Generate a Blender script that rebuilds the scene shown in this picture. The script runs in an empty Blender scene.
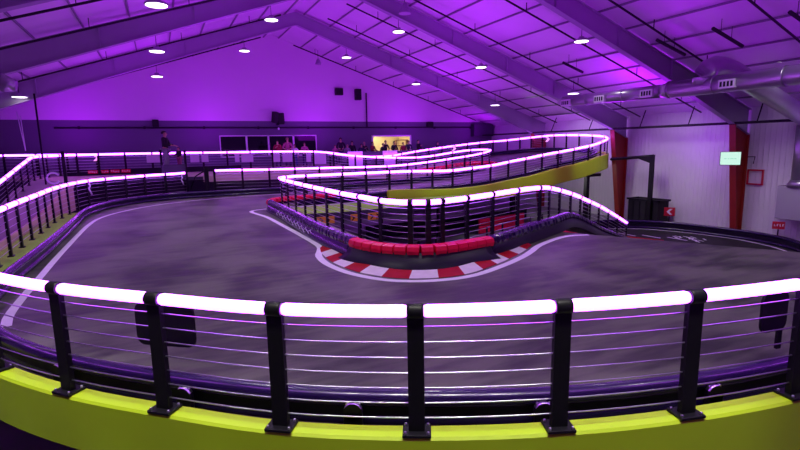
import bpy, bmesh, math, random
from mathutils import Vector, Matrix, Quaternion
random.seed(7)
SC = bpy.context.scene
COL = SC.collection
PI = math.pi

# ------------------------------------------------------------------ materials
def new_mat(name):
    m = bpy.data.materials.new(name); m.use_nodes = True
    nt = m.node_tree
    return m, nt, nt.nodes['Principled BSDF']

def mat(name, col, rough=.5, metal=0., noise=0., nscale=8., bump=0., bscale=40., spec=.5, coat=0.):
    m, nt, b = new_mat(name)
    b.inputs['Base Color'].default_value = (*col, 1)
    b.inputs['Roughness'].default_value = rough
    b.inputs['Metallic'].default_value = metal
    b.inputs['Specular IOR Level'].default_value = spec
    b.inputs['Coat Weight'].default_value = coat
    tc = nt.nodes.new('ShaderNodeTexCoord')
    if noise:
        n = nt.nodes.new('ShaderNodeTexNoise'); n.inputs['Scale'].default_value = nscale; n.inputs['Detail'].default_value = 5
        r = nt.nodes.new('ShaderNodeMix'); r.data_type = 'RGBA'
        r.inputs[6].default_value = (*[c*(1-noise) for c in col], 1)
        r.inputs[7].default_value = (*[min(1, c*(1+noise)) for c in col], 1)
        nt.links.new(tc.outputs['Object'], n.inputs['Vector'])
        nt.links.new(n.outputs['Fac'], r.inputs[0]); nt.links.new(r.outputs[2], b.inputs['Base Color'])
    if bump:
        n = nt.nodes.new('ShaderNodeTexNoise'); n.inputs['Scale'].default_value = bscale; n.inputs['Detail'].default_value = 4
        bp = nt.nodes.new('ShaderNodeBump'); bp.inputs['Strength'].default_value = bump; bp.inputs['Distance'].default_value = .02
        nt.links.new(tc.outputs['Object'], n.inputs['Vector'])
        nt.links.new(n.outputs['Fac'], bp.inputs['Height']); nt.links.new(bp.outputs['Normal'], b.inputs['Normal'])
    return m

def glow(name, col, strength, base=(.9, .9, .9)):
    m, nt, b = new_mat(name)
    b.inputs['Base Color'].default_value = (*base, 1)
    b.inputs['Emission Color'].default_value = (*col, 1)
    b.inputs['Emission Strength'].default_value = strength
    b.inputs['Roughness'].default_value = .4
    return m

def asphalt():
    m, nt, b = new_mat('track_surface')
    b.inputs['Specular IOR Level'].default_value = .2
    tc = nt.nodes.new('ShaderNodeTexCoord')
    n1 = nt.nodes.new('ShaderNodeTexNoise'); n1.inputs['Scale'].default_value = .55; n1.inputs['Detail'].default_value = 6; n1.inputs['Distortion'].default_value = .6
    n2 = nt.nodes.new('ShaderNodeTexNoise'); n2.inputs['Scale'].default_value = 3.2; n2.inputs['Detail'].default_value = 8
    mp = nt.nodes.new('ShaderNodeMapping'); mp.inputs['Scale'].default_value = (.35, 1.6, 1)
    nt.links.new(tc.outputs['Object'], mp.inputs['Vector'])
    nt.links.new(tc.outputs['Object'], n1.inputs['Vector']); nt.links.new(mp.outputs['Vector'], n2.inputs['Vector'])
    ad = nt.nodes.new('ShaderNodeMath'); ad.operation = 'MULTIPLY_ADD'; ad.inputs[1].default_value = .75
    nt.links.new(n2.outputs['Fac'], ad.inputs[0]); nt.links.new(n1.outputs['Fac'], ad.inputs[2])
    cr = nt.nodes.new('ShaderNodeValToRGB')
    cr.color_ramp.elements[0].position = .68; cr.color_ramp.elements[0].color = (.032, .037, .022, 1)
    cr.color_ramp.elements[1].position = 1.0; cr.color_ramp.elements[1].color = (.15, .168, .105, 1)
    nt.links.new(ad.outputs[0], cr.inputs[0]); nt.links.new(cr.outputs[0], b.inputs['Base Color'])
    rr = nt.nodes.new('ShaderNodeMapRange'); rr.inputs[3].default_value = .28; rr.inputs[4].default_value = .62
    nt.links.new(n2.outputs['Fac'], rr.inputs[0]); nt.links.new(rr.outputs[0], b.inputs['Roughness'])
    n3 = nt.nodes.new('ShaderNodeTexNoise'); n3.inputs['Scale'].default_value = 60
    bp = nt.nodes.new('ShaderNodeBump'); bp.inputs['Strength'].default_value = .15; bp.inputs['Distance'].default_value = .01
    nt.links.new(tc.outputs['Object'], n3.inputs['Vector']); nt.links.new(n3.outputs['Fac'], bp.inputs['Height']); nt.links.new(bp.outputs['Normal'], b.inputs['Normal'])
    return m

def ribbed_wall():
    m, nt, b = new_mat('ribbed_white_metal')
    tc = nt.nodes.new('ShaderNodeTexCoord')
    w = nt.nodes.new('ShaderNodeTexWave'); w.bands_direction = 'Y'; w.wave_profile = 'SIN'; w.inputs['Scale'].default_value = 1.35
    n = nt.nodes.new('ShaderNodeTexNoise'); n.inputs['Scale'].default_value = .6; n.inputs['Detail'].default_value = 4
    nt.links.new(tc.outputs['Object'], w.inputs['Vector']); nt.links.new(tc.outputs['Object'], n.inputs['Vector'])
    cr = nt.nodes.new('ShaderNodeValToRGB')
    cr.color_ramp.elements[0].color = (.56, .56, .56, 1); cr.color_ramp.elements[1].color = (.72, .72, .72, 1)
    nt.links.new(n.outputs['Fac'], cr.inputs[0]); nt.links.new(cr.outputs[0], b.inputs['Base Color'])
    pw = nt.nodes.new('ShaderNodeMath'); pw.operation = 'POWER'; pw.inputs[1].default_value = 5
    nt.links.new(w.outputs['Fac'], pw.inputs[0])
    bp = nt.nodes.new('ShaderNodeBump'); bp.inputs['Strength'].default_value = .4; bp.inputs['Distance'].default_value = .05
    nt.links.new(pw.outputs[0], bp.inputs['Height']); nt.links.new(bp.outputs['Normal'], b.inputs['Normal'])
    b.inputs['Roughness'].default_value = .5
    return m

def turf_mat():
    return mat('green_turf', (.30, .62, .05), .9, noise=.35, nscale=14, bump=.6, bscale=160)

M = {}
M['track'] = asphalt()
M['track_shaded'] = mat('shaded_lower_track', (.030, .032, .026), .6, noise=.25, nscale=1.5, spec=.15)  # same asphalt as the main track, its weaker light put into the colour
M['line'] = mat('white_line_paint', (.80, .80, .80), .65, noise=.1, nscale=5, spec=.12)
M['kerb_red'] = mat('kerb_red_paint', (.40, .006, .014), .6, noise=.2, nscale=6, spec=.1)
M['kerb_white'] = mat('kerb_white_paint', (.74, .72, .68), .6, noise=.15, nscale=6, spec=.12)
M['black'] = mat('black_powder_coat', (.008, .008, .010), .45, noise=.2, nscale=12, spec=.25)
M['blackmatt'] = mat('matt_black', (.010, .010, .012), .75)
M['steel'] = mat('steel_cable', (.62, .62, .66), .28, metal=1)
M['bolt'] = mat('zinc_bolt', (.75, .75, .8), .3, metal=1)
M['yellow'] = mat('lime_yellow_paint', (.52, .78, .012), .42, noise=.06, nscale=2.)
M['barrier'] = mat('violet_black_plastic', (.016, .007, .052), .27, noise=.15, nscale=5, coat=.25)
M['barrier_dark'] = mat('black_barrier_plastic', (.009, .006, .018), .42, noise=.15, nscale=5, spec=.25)
M['strip'] = mat('grey_rubber_strip', (.09, .09, .09), .5)
M['red_plastic'] = mat('red_barrier_plastic', (.85, .010, .055), .4, spec=.25, noise=.12, nscale=9)
M['tube'] = glow('tube_glow', (.46, .072, 1.), 13.)
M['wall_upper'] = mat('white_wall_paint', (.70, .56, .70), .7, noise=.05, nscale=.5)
M['wall_lower'] = mat('slate_wall_paint', (.12, .115, .15), .65, noise=.06, nscale=.6)
M['ribbed'] = ribbed_wall()
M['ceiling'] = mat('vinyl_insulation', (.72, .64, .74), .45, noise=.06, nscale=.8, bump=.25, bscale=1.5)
M['purlin'] = mat('purlin_steel', (.22, .22, .24), .5)
M['frame_paint'] = mat('grey_primer', (.36, .33, .40), .6, spec=.2, noise=.08, nscale=1.2)
M['frame_red'] = mat('red_oxide_paint', (.29, .02, .012), .45, noise=.18, nscale=2.)
M['duct'] = mat('galvanised_duct', (.46, .46, .48), .32, metal=.85, noise=.1, nscale=3)
M['duct_dark'] = mat('duct_opening', (.015, .015, .02), .8)
M['concrete'] = mat('concrete_floor', (.22, .22, .22), .7, noise=.2, nscale=1.)
M['deck_side'] = mat('plywood_side', (.55, .44, .28), .7, noise=.15, nscale=2)
M['lane'] = mat('tan_lane_surface', (.46, .44, .27), .7, noise=.12, nscale=1.5)
M['deck_grey'] = mat('deck_grey_board', (.24, .225, .18), .7, noise=.1, nscale=1.5)
M['dark_panel'] = mat('dark_panel', (.035, .03, .05), .55)
M['turf'] = turf_mat()
M['glass'] = mat('dark_glass', (.008, .008, .012), .08)
M['white_frame'] = mat('white_trim_paint', (.75, .75, .75), .5)
M['cream'] = mat('cream_wall', (.80, .68, .42), .7)
M['brown'] = mat('brown_wood', (.22, .09, .03), .6, noise=.2, nscale=8)
M['lamp'] = glow('lamp_glow', (1., .9, 1.), 4.)
M['screen'] = glow('screen_glow', (.66, 1., .86), .92, (.02,.02,.02))
M['screen_mark'] = glow('screen_mark_glow', (.36, .92, .70), .8, (.02,.02,.02))
M['banner'] = mat('white_banner_cloth', (.78, .76, .80), .8, noise=.05, nscale=3)
M['sign_red'] = mat('red_sign', (.55, .01, .03), .4)
M['sign_white'] = mat('white_sign_mark', (.85, .82, .85), .5)
M['sign_pink'] = glow('pink_sign_glow', (1., .35, .75), 1.1)
M['yellow_sign'] = mat('amber_sign', (.75, .36, .02), .5)
M['hose'] = mat('white_hose', (.75, .75, .8), .4)
M['grey_plastic'] = mat('grey_box_metal', (.34, .34, .36), .5)
SKIN = mat('skin', (.50, .28, .19), .6)
CLOTH = {k: mat('cloth_'+k, c, .85, noise=.15, nscale=20) for k, c in {
    'black': (.012, .012, .015), 'grey': (.28, .28, .30), 'white': (.75, .75, .75), 'red': (.30, .02, .04),
    'blue': (.05, .07, .22), 'pink': (.40, .09, .20), 'navy': (.02, .02, .06)}.items()}
HAIR = {'dark': mat('dark_hair', (.02, .012, .01), .7), 'brown': mat('brown_hair', (.12, .06, .03), .7), 'fair': mat('fair_hair', (.45, .32, .17), .7)}

# ------------------------------------------------------------------ mesh builder
class B:
    def __init__(s):
        s.bm = bmesh.new(); s.mats = []
    def mi(s, m):
        if m not in s.mats: s.mats.append(m)
        return s.mats.index(m)
    def box(s, c, size, rot=None, m=None, bev=0.):
        r = bmesh.ops.create_cube(s.bm, size=1.)
        vs = r['verts']
        R = rot if rot is not None else Matrix.Identity(3)
        for v in vs:
            v.co = R @ Vector((v.co.x*size[0], v.co.y*size[1], v.co.z*size[2])) + Vector(c)
        fs = set(f for v in vs for f in v.link_faces)
        if bev:
            es = list(set(e for v in vs for e in v.link_edges))
            rb = bmesh.ops.bevel(s.bm, geom=es, offset=bev, segments=2, affect='EDGES', profile=.5)
            fs = set(f for f in fs if f.is_valid) | set(rb['faces'])
        if m is not None:
            i = s.mi(m)
            for f in fs: f.material_index = i
        return s
    def tube(s, path, r, n=8, m=None, cap=True, flat_z=False):
        path = [Vector(p) for p in path]
        rings = []
        for i, p in enumerate(path):
            a = path[max(i-1, 0)]; b = path[min(i+1, len(path)-1)]
            t = (b-a).normalized()
            up = Vector((0, 0, 1)) if abs(t.z) < .95 else Vector((1, 0, 0))
            x = t.cross(up).normalized(); y = x.cross(t).normalized()
            rr = r[i] if hasattr(r, '__len__') else r
            rings.append([s.bm.verts.new(p + x*rr*math.cos(k*2*PI/n) + y*rr*math.sin(k*2*PI/n)) for k in range(n)])
        mi = s.mi(m) if m is not None else 0
        for a, b in zip(rings, rings[1:]):
            for k in range(n):
                f = s.bm.faces.new((a[k], a[(k+1) % n], b[(k+1) % n], b[k])); f.smooth = True; f.material_index = mi
        if cap:
            f = s.bm.faces.new(rings[0][::-1]); f.material_index = mi
            f = s.bm.faces.new(rings[-1]); f.material_index = mi
        return s
    def sweep(s, path, prof, m=None, closed=True, cap=True, smooth=False):
        """prof: list of (offset to the right of travel, height)"""
        path = [Vector(p) for p in path]
        mi = s.mi(m) if m is not None else 0
        rings = []
        for i, p in enumerate(path):
            a = path[max(i-1, 0)]; b = path[min(i+1, len(path)-1)]
            t = b-a; t.z = 0; t.normalize()
            nrm = Vector((t.y, -t.x, 0))
            rings.append([s.bm.verts.new(p + nrm*o + Vector((0, 0, h))) for o, h in prof])
        n = len(prof)
        for a, b in zip(rings, rings[1:]):
            for k in range(n if closed else n-1):
                f = s.bm.faces.new((a[k], a[(k+1) % n], b[(k+1) % n], b[k])); f.material_index = mi; f.smooth = smooth
        if cap and closed:
            f = s.bm.faces.new(rings[0][::-1]); f.material_index = mi
            f = s.bm.faces.new(rings[-1]); f.material_index = mi
        return s
    def poly(s, pts, m=None):
        f = s.bm.faces.new([s.bm.verts.new(p) for p in pts])
        if m is not None: f.material_index = s.mi(m)
        return s
    def slab(s, pts, th, m=None):
        """prism of a flat outline, th downwards"""
        t = [s.bm.verts.new(p) for p in pts]; b = [s.bm.verts.new((p[0], p[1], p[2]-th)) for p in pts]
        mi = s.mi(m) if m is not None else 0
        fs = [s.bm.faces.new(t), s.bm.faces.new(b[::-1])]
        n = len(t)
        for i in range(n): fs.append(s.bm.faces.new((t[i], b[i], b[(i+1) % n], t[(i+1) % n])))
        for f in fs: f.material_index = mi
        return s
    def ribbon(s, A, Bp, th, m=None, mside=None):
        mi = s.mi(m); ms = s.mi(mside or m)
        d = Vector((0, 0, -th))
        ra = [s.bm.verts.new(p) for p in A]; rb = [s.bm.verts.new(p) for p in Bp]
        la = [s.bm.verts.new(Vector(p)+d) for p in A]; lb = [s.bm.verts.new(Vector(p)+d) for p in Bp]
        for i in range(len(A)-1):
            for q, mm in (((ra[i], ra[i+1], rb[i+1], rb[i]), mi), ((la[i], lb[i], lb[i+1], la[i+1]), ms),
                          ((ra[i], la[i], la[i+1], ra[i+1]), ms), ((rb[i], rb[i+1], lb[i+1], lb[i]), ms)):
                f = s.bm.faces.new(q); f.material_index = mm
        for k in (0, -1):
            f = s.bm.faces.new((ra[k], rb[k], lb[k], la[k])); f.material_index = ms
        return s
    def lathe(s, prof, c=(0, 0, 0), n=20, m=None, axis=None):
        mi = s.mi(m) if m is not None else 0
        R = Vector((0, 0, 1)).rotation_difference(Vector(axis)).to_matrix() if axis else Matrix.Identity(3)
        rings = [[s.bm.verts.new(R @ Vector((r*math.cos(k*2*PI/n), r*math.sin(k*2*PI/n), z)) + Vector(c)) for k in range(n)] for r, z in prof]
        for a, b in zip(rings, rings[1:]):
            for k in range(n):
                f = s.bm.faces.new((a[k], a[(k+1) % n], b[(k+1) % n], b[k])); f.material_index = mi; f.smooth = True
        for r, fl in ((rings[0], 1), (rings[-1], 0)):
            f = s.bm.faces.new(r[::-1] if fl else r); f.material_index = mi
        return s
    def build(s, name, m=None, parent=None, loc=None):
        bmesh.ops.recalc_face_normals(s.bm, faces=s.bm.faces)
        me = bpy.data.meshes.new(name)
        s.bm.to_mesh(me); s.bm.free()
        for x in (s.mats or [m]): me.materials.append(x)
        o = bpy.data.objects.new(name, me); COL.objects.link(o)
        if parent: o.parent = parent
        if loc is not None: o.location = loc
        return o

def tag(o, label=None, cat=None, group=None, kind=None):
    if label: o['label'] = label
    if cat: o['category'] = cat
    if group: o['group'] = group
    if kind: o['kind'] = kind
    return o
def thing(name, label, cat, loc=(0, 0, 0), rz=0., group=None):
    o = bpy.data.objects.new(name, None); COL.objects.link(o)
    o.empty_display_size = .2; o.location = loc; o.rotation_euler = (0, 0, rz)
    return tag(o, label, cat, group)
def struct(o):
    o['kind'] = 'structure'; return o
def inst(name, src, parent, loc, rz=0., rot=None):
    c = src.copy(); COL.objects.link(c); c.name = name; c.parent = parent; c.location = loc
    c.rotation_euler = rot if rot else (0, 0, rz)
    return c

# ------------------------------------------------------------------ path helpers
def spline(pts, step=.3):
    P = [Vector(p) for p in pts]
    P = [P[0]*2-P[1]] + P + [P[-1]*2-P[-2]]
    out = []
    for i in range(1, len(P)-2):
        p0, p1, p2, p3 = P[i-1:i+3]
        n = max(2, int((p2-p1).length/step))
        for k in range(n):
            t = k/n
            out.append(.5*((2*p1)+(p2-p0)*t+(2*p0-5*p1+4*p2-p3)*t*t+(3*p1-p0-3*p2+p3)*t**3))
    out.append(P[-2]); return out
class Path:
    def __init__(s, pts, step=.1):
        s.p = spline(pts, step); s.L = [0]
        for a, b in zip(s.p, s.p[1:]): s.L.append(s.L[-1]+(b-a).length)
        s.len = s.L[-1]
    def at(s, d):
        d = min(max(d, 0), s.len)
        lo, hi = 0, len(s.L)-1
        while hi-lo > 1:
            m = (lo+hi)//2
            if s.L[m] <= d: lo = m
            else: hi = m
        t = (d-s.L[lo])/max(1e-9, s.L[hi]-s.L[lo])
        return s.p[lo].lerp(s.p[hi], t)
    def dir(s, d):
        t = s.at(d+.06)-s.at(d-.06); t.normalize(); return t
    def sub(s, a, b, step=.25):
        n = max(1, int(round((b-a)/step)))
        return [s.at(a+(b-a)*k/n) for k in range(n+1)]
    def off(s, right, dz=0., step=.25):
        out = []
        for p, d in [(s.at(x), s.dir(x)) for x in [s.len*k/max(1, int(s.len/step)) for k in range(int(s.len/step)+1)]]:
            t = Vector((d.x, d.y, 0)).normalized()
            out.append(p+Vector((t.y, -t.x, 0))*right+Vector((0, 0, dz)))
        return out

# ------------------------------------------------------------------ railings
def railing(name, label, pts, height, spacing=1.08, tr=.055, cables=7, cr=.006, pw=.12, pt=.05, first=0., detail=False, gap=.04, posts_at=None, extra=()):
    P = Path(pts)
    root = thing(name, label, 'railing', P.at(P.len/2)-Vector((0, 0, height)))
    base = Vector(root.location)
    # one post; copies share its mesh
    pm = B()
    pm.box((0, 0, height/2-.02), (pw, pt, height-.04))
    if not detail:
        pm.box((0, 0, .012), (pw*1.5, pt*2.2, .024))
        pm.lathe([(tr*1.12, -pw*.4), (tr*1.12, pw*.4)], (0, 0, height), 12, axis=(1, 0, 0))
    post = pm.build('post', M['black'], root)
    if detail:
        plate = B().box((0, 0, .012), (pw*1.75, .17, .024), bev=.004)
        for sx in (-1, 1):
            for sy in (-1, 1):
                plate.lathe([(.011, 0), (.011, .016), (.004, .02)], (sx*pw*.7, sy*.06, .024), 8, M['bolt'])
        plate.mats.insert(0, M['black']) if M['black'] not in plate.mats else None
        for f in plate.bm.faces:
            f.material_index = 1 if f.calc_center_median().z > .0245 and min(abs(abs(f.calc_center_median().x)-pw*.7), 9) < .013 else 0
        plate = plate.build('base_plate', None, post)
        clamp = B().lathe([(tr*1.17, -pw*.5), (tr*1.22, -pw*.3), (tr*1.22, pw*.3), (tr*1.17, pw*.5)], (0, 0, height), 20, axis=(1, 0, 0)).build('tube_clamp', M['black'], post)
    ds = posts_at if posts_at is not None else [first+k*spacing for k in range(int((P.len-first)/spacing)+1)]
    for k, d in enumerate(ds):
        p = P.at(d); t = P.dir(d)
        loc = p-Vector((0, 0, height))-base; rz = math.atan2(t.y, t.x)
        if k == 0:
            q = post; q.location = loc; q.rotation_euler = (0, 0, rz)
        else:
            q = inst('post', post, root, loc, rz)
            if detail:
                for src in (plate, clamp):
                    c = src.copy(); COL.objects.link(c); c.parent = q
    ends = ([0] if ds[0] > .3 else []) + list(ds) + ([P.len] if P.len-ds[-1] > .3 else [])
    for a, b in zip(ends, ends[1:]):
        if b-a < 2*gap+.02: continue
        pth = [v-base for v in P.sub(a+gap, b-gap, .27)]
        if detail:    # rounded tube ends
            t0 = (pth[1]-pth[0]).normalized(); t1 = (pth[-1]-pth[-2]).normalized()
            full = [pth[0]-t0*.0, pth[0]+t0*.012, pth[0]+t0*.035]+pth[1:-1]+[pth[-1]-t1*.035, pth[-1]-t1*.012, pth[-1]]
            rr = [tr*.55, tr*.86, tr]+[tr]*(len(pth)-2)+[tr, tr*.86, tr*.55]
            B().tube(full, rr, 20).build('light_tube', M['tube'], root)
        else:
            B().tube(pth, tr, 10).build('light_tube', M['tube'], root)
    for k in range(cables):
        z = -height*(k+1)/(cables+1)
        B().tube([v+Vector((0, 0, z))-base for v in P.sub(0, P.len, .35)], cr, 6).build('cable', M['steel'], root)
    return root, P

# front railing: posts measured 1.08 m apart
front_pts = [(-2.75, 8.35, 1.15), (-2.25, 7.05, 1.15), (-1.62, 5.98, 1.14), (-.92, 5.13, 1.12), (-.13, 4.37, 1.11), (.70, 3.68, 1.09), (1.62, 3.11, 1.09), (2.60, 2.63, 1.11), (3.62, 2.29, 1.12), (4.68, 2.06, 1.13), (5.75, 1.95, 1.13), (6.85, 1.95, 1.13)]
FP = Path(front_pts)
def nearest(P, q):
    return min((k*P.len/2000 for k in range(2001)), key=lambda d: (P.at(d).to_2d()-Vector(q[:2])).length)
RF, PF = railing('railing', 'long curved black post railing with thick glowing tubes and steel cables nearest the camera', front_pts, .98,
                 tr=.048, cables=7, cr=.0055, pw=.125, pt=.05, detail=True, gap=.055, posts_at=[nearest(FP, q) for q in front_pts])

# lime deck edge under the front railing
fp = PF.off(0, -.98)
lime = B().sweep(fp, [(-.09, 0.), (.06, 0.), (.08, -.02), (.08, -.5), (.03, -.53), (-.09, -.53)], M['yellow'])
struct(lime.build('trim_1'))
# joint in the deck edge
# ------------------------------------------------------------------ barriers
def band(o0, z, rx, rz, n=10):
    return [(o0+rx*math.cos(k*2*PI/n), z+rz*math.sin(k*2*PI/n)) for k in range(n)]
def barrier(label, pts, side=1, h=.32, group=None, brackets=0.):
    """two bulging rails over a dark strip; side=+1 when the track lies on the right of travel"""
    P = Path(pts, .15)
    root = thing('barrier', label, 'barrier', P.at(P.len/2), group=group)
    base = Vector(root.location)
    pth = [v-base for v in P.sub(0, P.len, .28)]
    B().sweep(pth, band(0, h-.075, .08, .075, 14), smooth=True).build('upper_rail', M['barrier'], root)
    B().sweep(pth, band(.01*side, .06, .07, .07, 12), smooth=True).build('lower_rail', M['barrier'], root)
    B().sweep(pth, [(-.045, .02), (.045, .02), (.045, h-.05), (-.045, h-.05)]).build('backing', M['barrier_dark'], root)
    if brackets:
        bm = B().box((0, .10*side, .09), (.16, .05, .17), bev=.01)
        bm.lathe([(.08, -.025), (.08, .025)], (0, .1*side, .17), 14, axis=(0, 1, 0))
        for sx in (-.05, .05): bm.lathe([(.012, 0), (.012, .02)], (sx, .085*side, .235), 8, M['bolt'], axis=(0, side, 0))
        for f in bm.bm.faces:
            if f.calc_center_median().z < .215: f.material_index = bm.mi(M['black'])
        first = None
        d = brackets*.5
        while d < P.len:
            p = P.at(d); t = P.dir(d)
            if first is None:
                first = bm.build('bracket', M['black'], root); first.location = p-base; first.rotation_euler = (0, 0, math.atan2(t.y, t.x))
            else: inst('bracket', first, root, p-base, math.atan2(t.y, t.x))
            d += brackets
    return root, P

# front barrier (travel from right to left so the track is on the right)
FB = [(12.4, 4.0, -.02), (10.2, 3.1, -.02), (8.2, 2.5, -.02)]+[tuple(p) for p in reversed(PF.off(-.33, -1.135, .5))][1:]
FB = [(x, y, -.03) for x, y, z in FB]
barrier('low violet-black crash barrier running just behind the front railing', FB, 1, brackets=1.55)
LB = [(-2.47, 8.75, 0), (-2.52, 10.6, 0), (-2.47, 13.8, 0), (-2.5, 17.8, 0), (-2.52, 20.6, 0), (-2.2, 22.4, 0), (-1.6, 23.85, 0), (-.5, 25.1, 0), (1.0, 25.75, 0), (3., 25.9, 0), (6, 25.8, 0), (9, 25.75, .02), (12, 25.75, .08), (15, 25.7, .27), (17.3, 25.75, .55), (18.7, 26.0, .75)]
barrier('low violet-black crash barrier sweeping along the left side and far bend of the track', LB, 1, brackets=1.3)

# ------------------------------------------------------------------ main track deck
outer = [(12.6, 3.6, 0), (10.3, 2.75, 0), (8., 2.2, 0), (6.6, 2.05, 0), (5.44, 2.1, 0), (4.6, 2.2, 0), (3.65, 2.42, 0), (2.68, 2.74, 0), (1.74, 3.2, 0), (.84, 3.76, 0), (.0, 4.45, 0), (-.8, 5.22, 0), (-1.5, 6.05, 0), (-2.15, 7.1, 0), (-2.65, 8.4, 0), (-3.1, 10.2, 0), (-3.2, 14, 0), (-3.25, 18, 0), (-3.2, 21.2, 0), (-2.6, 23.3, 0), (-1.7, 24.8, 0), (-.3, 26.2, 0), (1.2, 26.8, 0), (4, 26.8, 0), (8, 26.6, 0)]
inner = [(8, 19.85, 0), (6, 19.8, 0), (4.6, 19.7, 0), (4.15, 19.4, 0), (3.95, 18.8, 0), (3.95, 17., 0), (3.9, 14.6, 0), (3.82, 12.7, 0), (3.85, 11.4, 0), (3.95, 9.9, 0), (4.1, 9.2, 0), (4.35, 8.8, 0), (4.65, 8.55, 0), (5.3, 8.55, 0), (6.0, 8.7, 0), (7.5, 9.35, 0), (8.6, 9.95, 0), (9.1, 10.1, 0)]
deck = B().slab(outer+inner, .22, M['track'])
def line(bm, pts, w, m, z=.004, w0=0.):
    P = Path(pts, .15); a = P.off(w0, z, .2); b = P.off(w, z, .2)
    mi = bm.mi(m)
    va = [bm.bm.verts.new(p) for p in a]; vb = [bm.bm.verts.new(p) for p in b]
    for i in range(len(va)-1):
        f = bm.bm.faces.new((va[i], va[i+1], vb[i+1], vb[i])); f.material_index = mi
WL = [(-2.1, 8.0, 0), (-2.2, 8.77, 0), (-2.25, 11.07, 0), (-2.28, 13.9, 0), (-2.25, 18.2, 0), (-2.02, 20.3, 0), (-1.35, 22., 0), (-.45, 23.3, 0), (.6, 24.15, 0), (1.6, 24.7, 0), (3.2, 25.1, 0), (4.6, 25.25, 0), (8, 25.3, 0)]
line(deck, WL, .13, M['line'])
WI = [(8, 18.95+.35, 0), (5.5, 19.3, 0), (4.0, 19.35, 0), (3.1, 19.1, 0), (2.9, 18.6, 0), (3.0, 17.8, 0), (3.13, 16.8, 0), (3.18, 15, 0), (3.22, 12.9, 0), (3.22, 11.2, 0), (3.08, 10.6, 0), (2.9, 10.1, 0), (2.83, 9.3, 0), (2.96, 8.4, 0), (3.25, 7.75, 0), (3.58, 7.38, 0), (4.17, 7.1, 0), (4.88, 7.07, 0), (5.79, 7.4, 0), (6.6, 7.8, 0), (7.15, 8.15, 0), (7.65, 8.5, 0), (8.5, 8.9, 0), (9.1, 9.05, 0), (9.6, 8.9, 0)]
line(deck, WI, -.10, M['line'], w0=.05)
struct(deck.build('floor'))

# ramp going down behind the crest
rd = Vector((.88, .47, 0))
def down(p, t): return Vector(p)+rd*t+Vector((0, 0, -.25*t))
r0, r1 = (9.1, 10.1, 0), (12.6, 3.6, 0)
B().ribbon([down(r0, 0), down(r0, 9.2)], [down(r1, 0), down(r1, 9.2)], .2, M['track'], M['blackmatt']).build('floor')
struct(bpy.data.objects['floor.001'])

# kerb: raised, red and white blocks
KO = Path([(3.2, 10.9, 0), (3.06, 10.3, 0), (3.0, 9.4, 0), (3.12, 8.5, 0), (3.4, 7.87, 0), (3.7, 7.53, 0), (4.23, 7.27, 0), (4.86, 7.24, 0), (5.7, 7.55, 0), (6.5, 7.96, 0), (7.05, 8.29, 0), (7.55, 8.66, 0)], .1)
KI = Path([(3.26, 10.9, 0), (3.34, 10.3, 0), (3.38, 9.4, 0), (3.48, 8.7, 0), (3.7, 8.2, 0), (3.95, 7.9, 0), (4.38, 7.68, 0), (4.9, 7.66, 0), (5.6, 7.9, 0), (6.33, 8.25, 0), (6.93, 8.5, 0), (7.5, 8.72, 0)], .1)
kerb = thing('kerb', 'painted red and white kerb curving round the front of the inner island', 'kerb')
NB = 15
for k in range(NB):
    a0, a1 = k/NB, (k+1)/NB
    A = [KO.at(KO.len*(a0+(a1-a0)*j/4))+Vector((0, 0, .008)) for j in range(5)]
    C = [KI.at(KI.len*(a0+(a1-a0)*j/4))+Vector((0, 0, .045)) for j in range(5)]
    b = B(); b.ribbon(A, C, .006, M['kerb_red'] if k % 2 == 0 else M['kerb_white'])
    o = b.build('kerb_block', None, kerb); tag(o, 'red painted block' if k % 2 == 0 else 'white painted block')

# ------------------------------------------------------------------ island barrier
IB = [(17.6, 14.1, -2.1), (16.4, 13.5, -1.8), (15, 12.8, -1.4), (13.6, 12.1, -1.0), (12.4, 11.46, -.62), (11.4, 10.95, -.3), (10.5, 10.45, -.08), (9.7, 9.95, .0), (9.05, 9.6, 0), (7.6, 8.97, 0), (6.75, 8.55, 0), (6.07, 8.3, 0), (5.34, 8.17, 0), (4.8, 8.13, 0), (4.45, 8.2, 0), (4.07, 8.5, 0), (3.76, 8.97, 0), (3.6, 9.64, 0), (3.5, 11.4, 0), (3.5, 12.75, 0), (3.57, 14.6, 0), (3.62, 17, 0), (3.62, 18.4, 0), (3.78, 19.1, 0), (4.2, 19.5, 0), (5, 19.75, 0), (6.2, 19.8, 0), (8, 19.8, 0)]
IP = Path(IB, .12)
ir = thing('barrier', 'ribbed violet and red crash barrier wrapped round the inner island', 'barrier', (4, 12, 0))
ib = Vector(ir.location)
def sect(P, a, b, prof, mname, name, label=None, ribs=0., parent=ir, base=ib, hscale=.03):
    pth = P.sub(a, b, .06 if ribs else .2)
    bm = B()
    if not ribs:
        bm.sweep([v-base for v in pth], prof, smooth=True)
    else:
        rings = []
        L = b-a
        for i, p in enumerate(pth):
            d = a+L*i/(len(pth)-1); t = P.dir(d); t.z = 0; t.normalize(); n = Vector((t.y, -t.x, 0))
            s = 1-hscale*(1 if (d/ribs) % 1 < .3 else 0)*8
            cx = sum(o for o, h in prof)/len(prof); cz = sum(h for o, h in prof)/len(prof)
            rings.append([bm.bm.verts.new(p-base+n*(cx+(o-cx)*s)+Vector((0, 0, cz+(h-cz)*(1-(1-s)*.5)))) for o, h in prof])
        n_ = len(prof)
        for r_, q_ in zip(rings, rings[1:]):
            for k in range(n_): bm.bm.faces.new((r_[k], r_[(k+1) % n_], q_[(k+1) % n_], q_[k]))
        bm.bm.faces.new(rings[0][::-1]); bm.bm.faces.new(rings[-1])
    o = bm.build(name, M[mname], parent)
    if label: tag(o, label)
    return o
dR0 = nearest(IP, (6.07, 8.3)); dR1 = nearest(IP, (3.61, 9.64))
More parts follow.
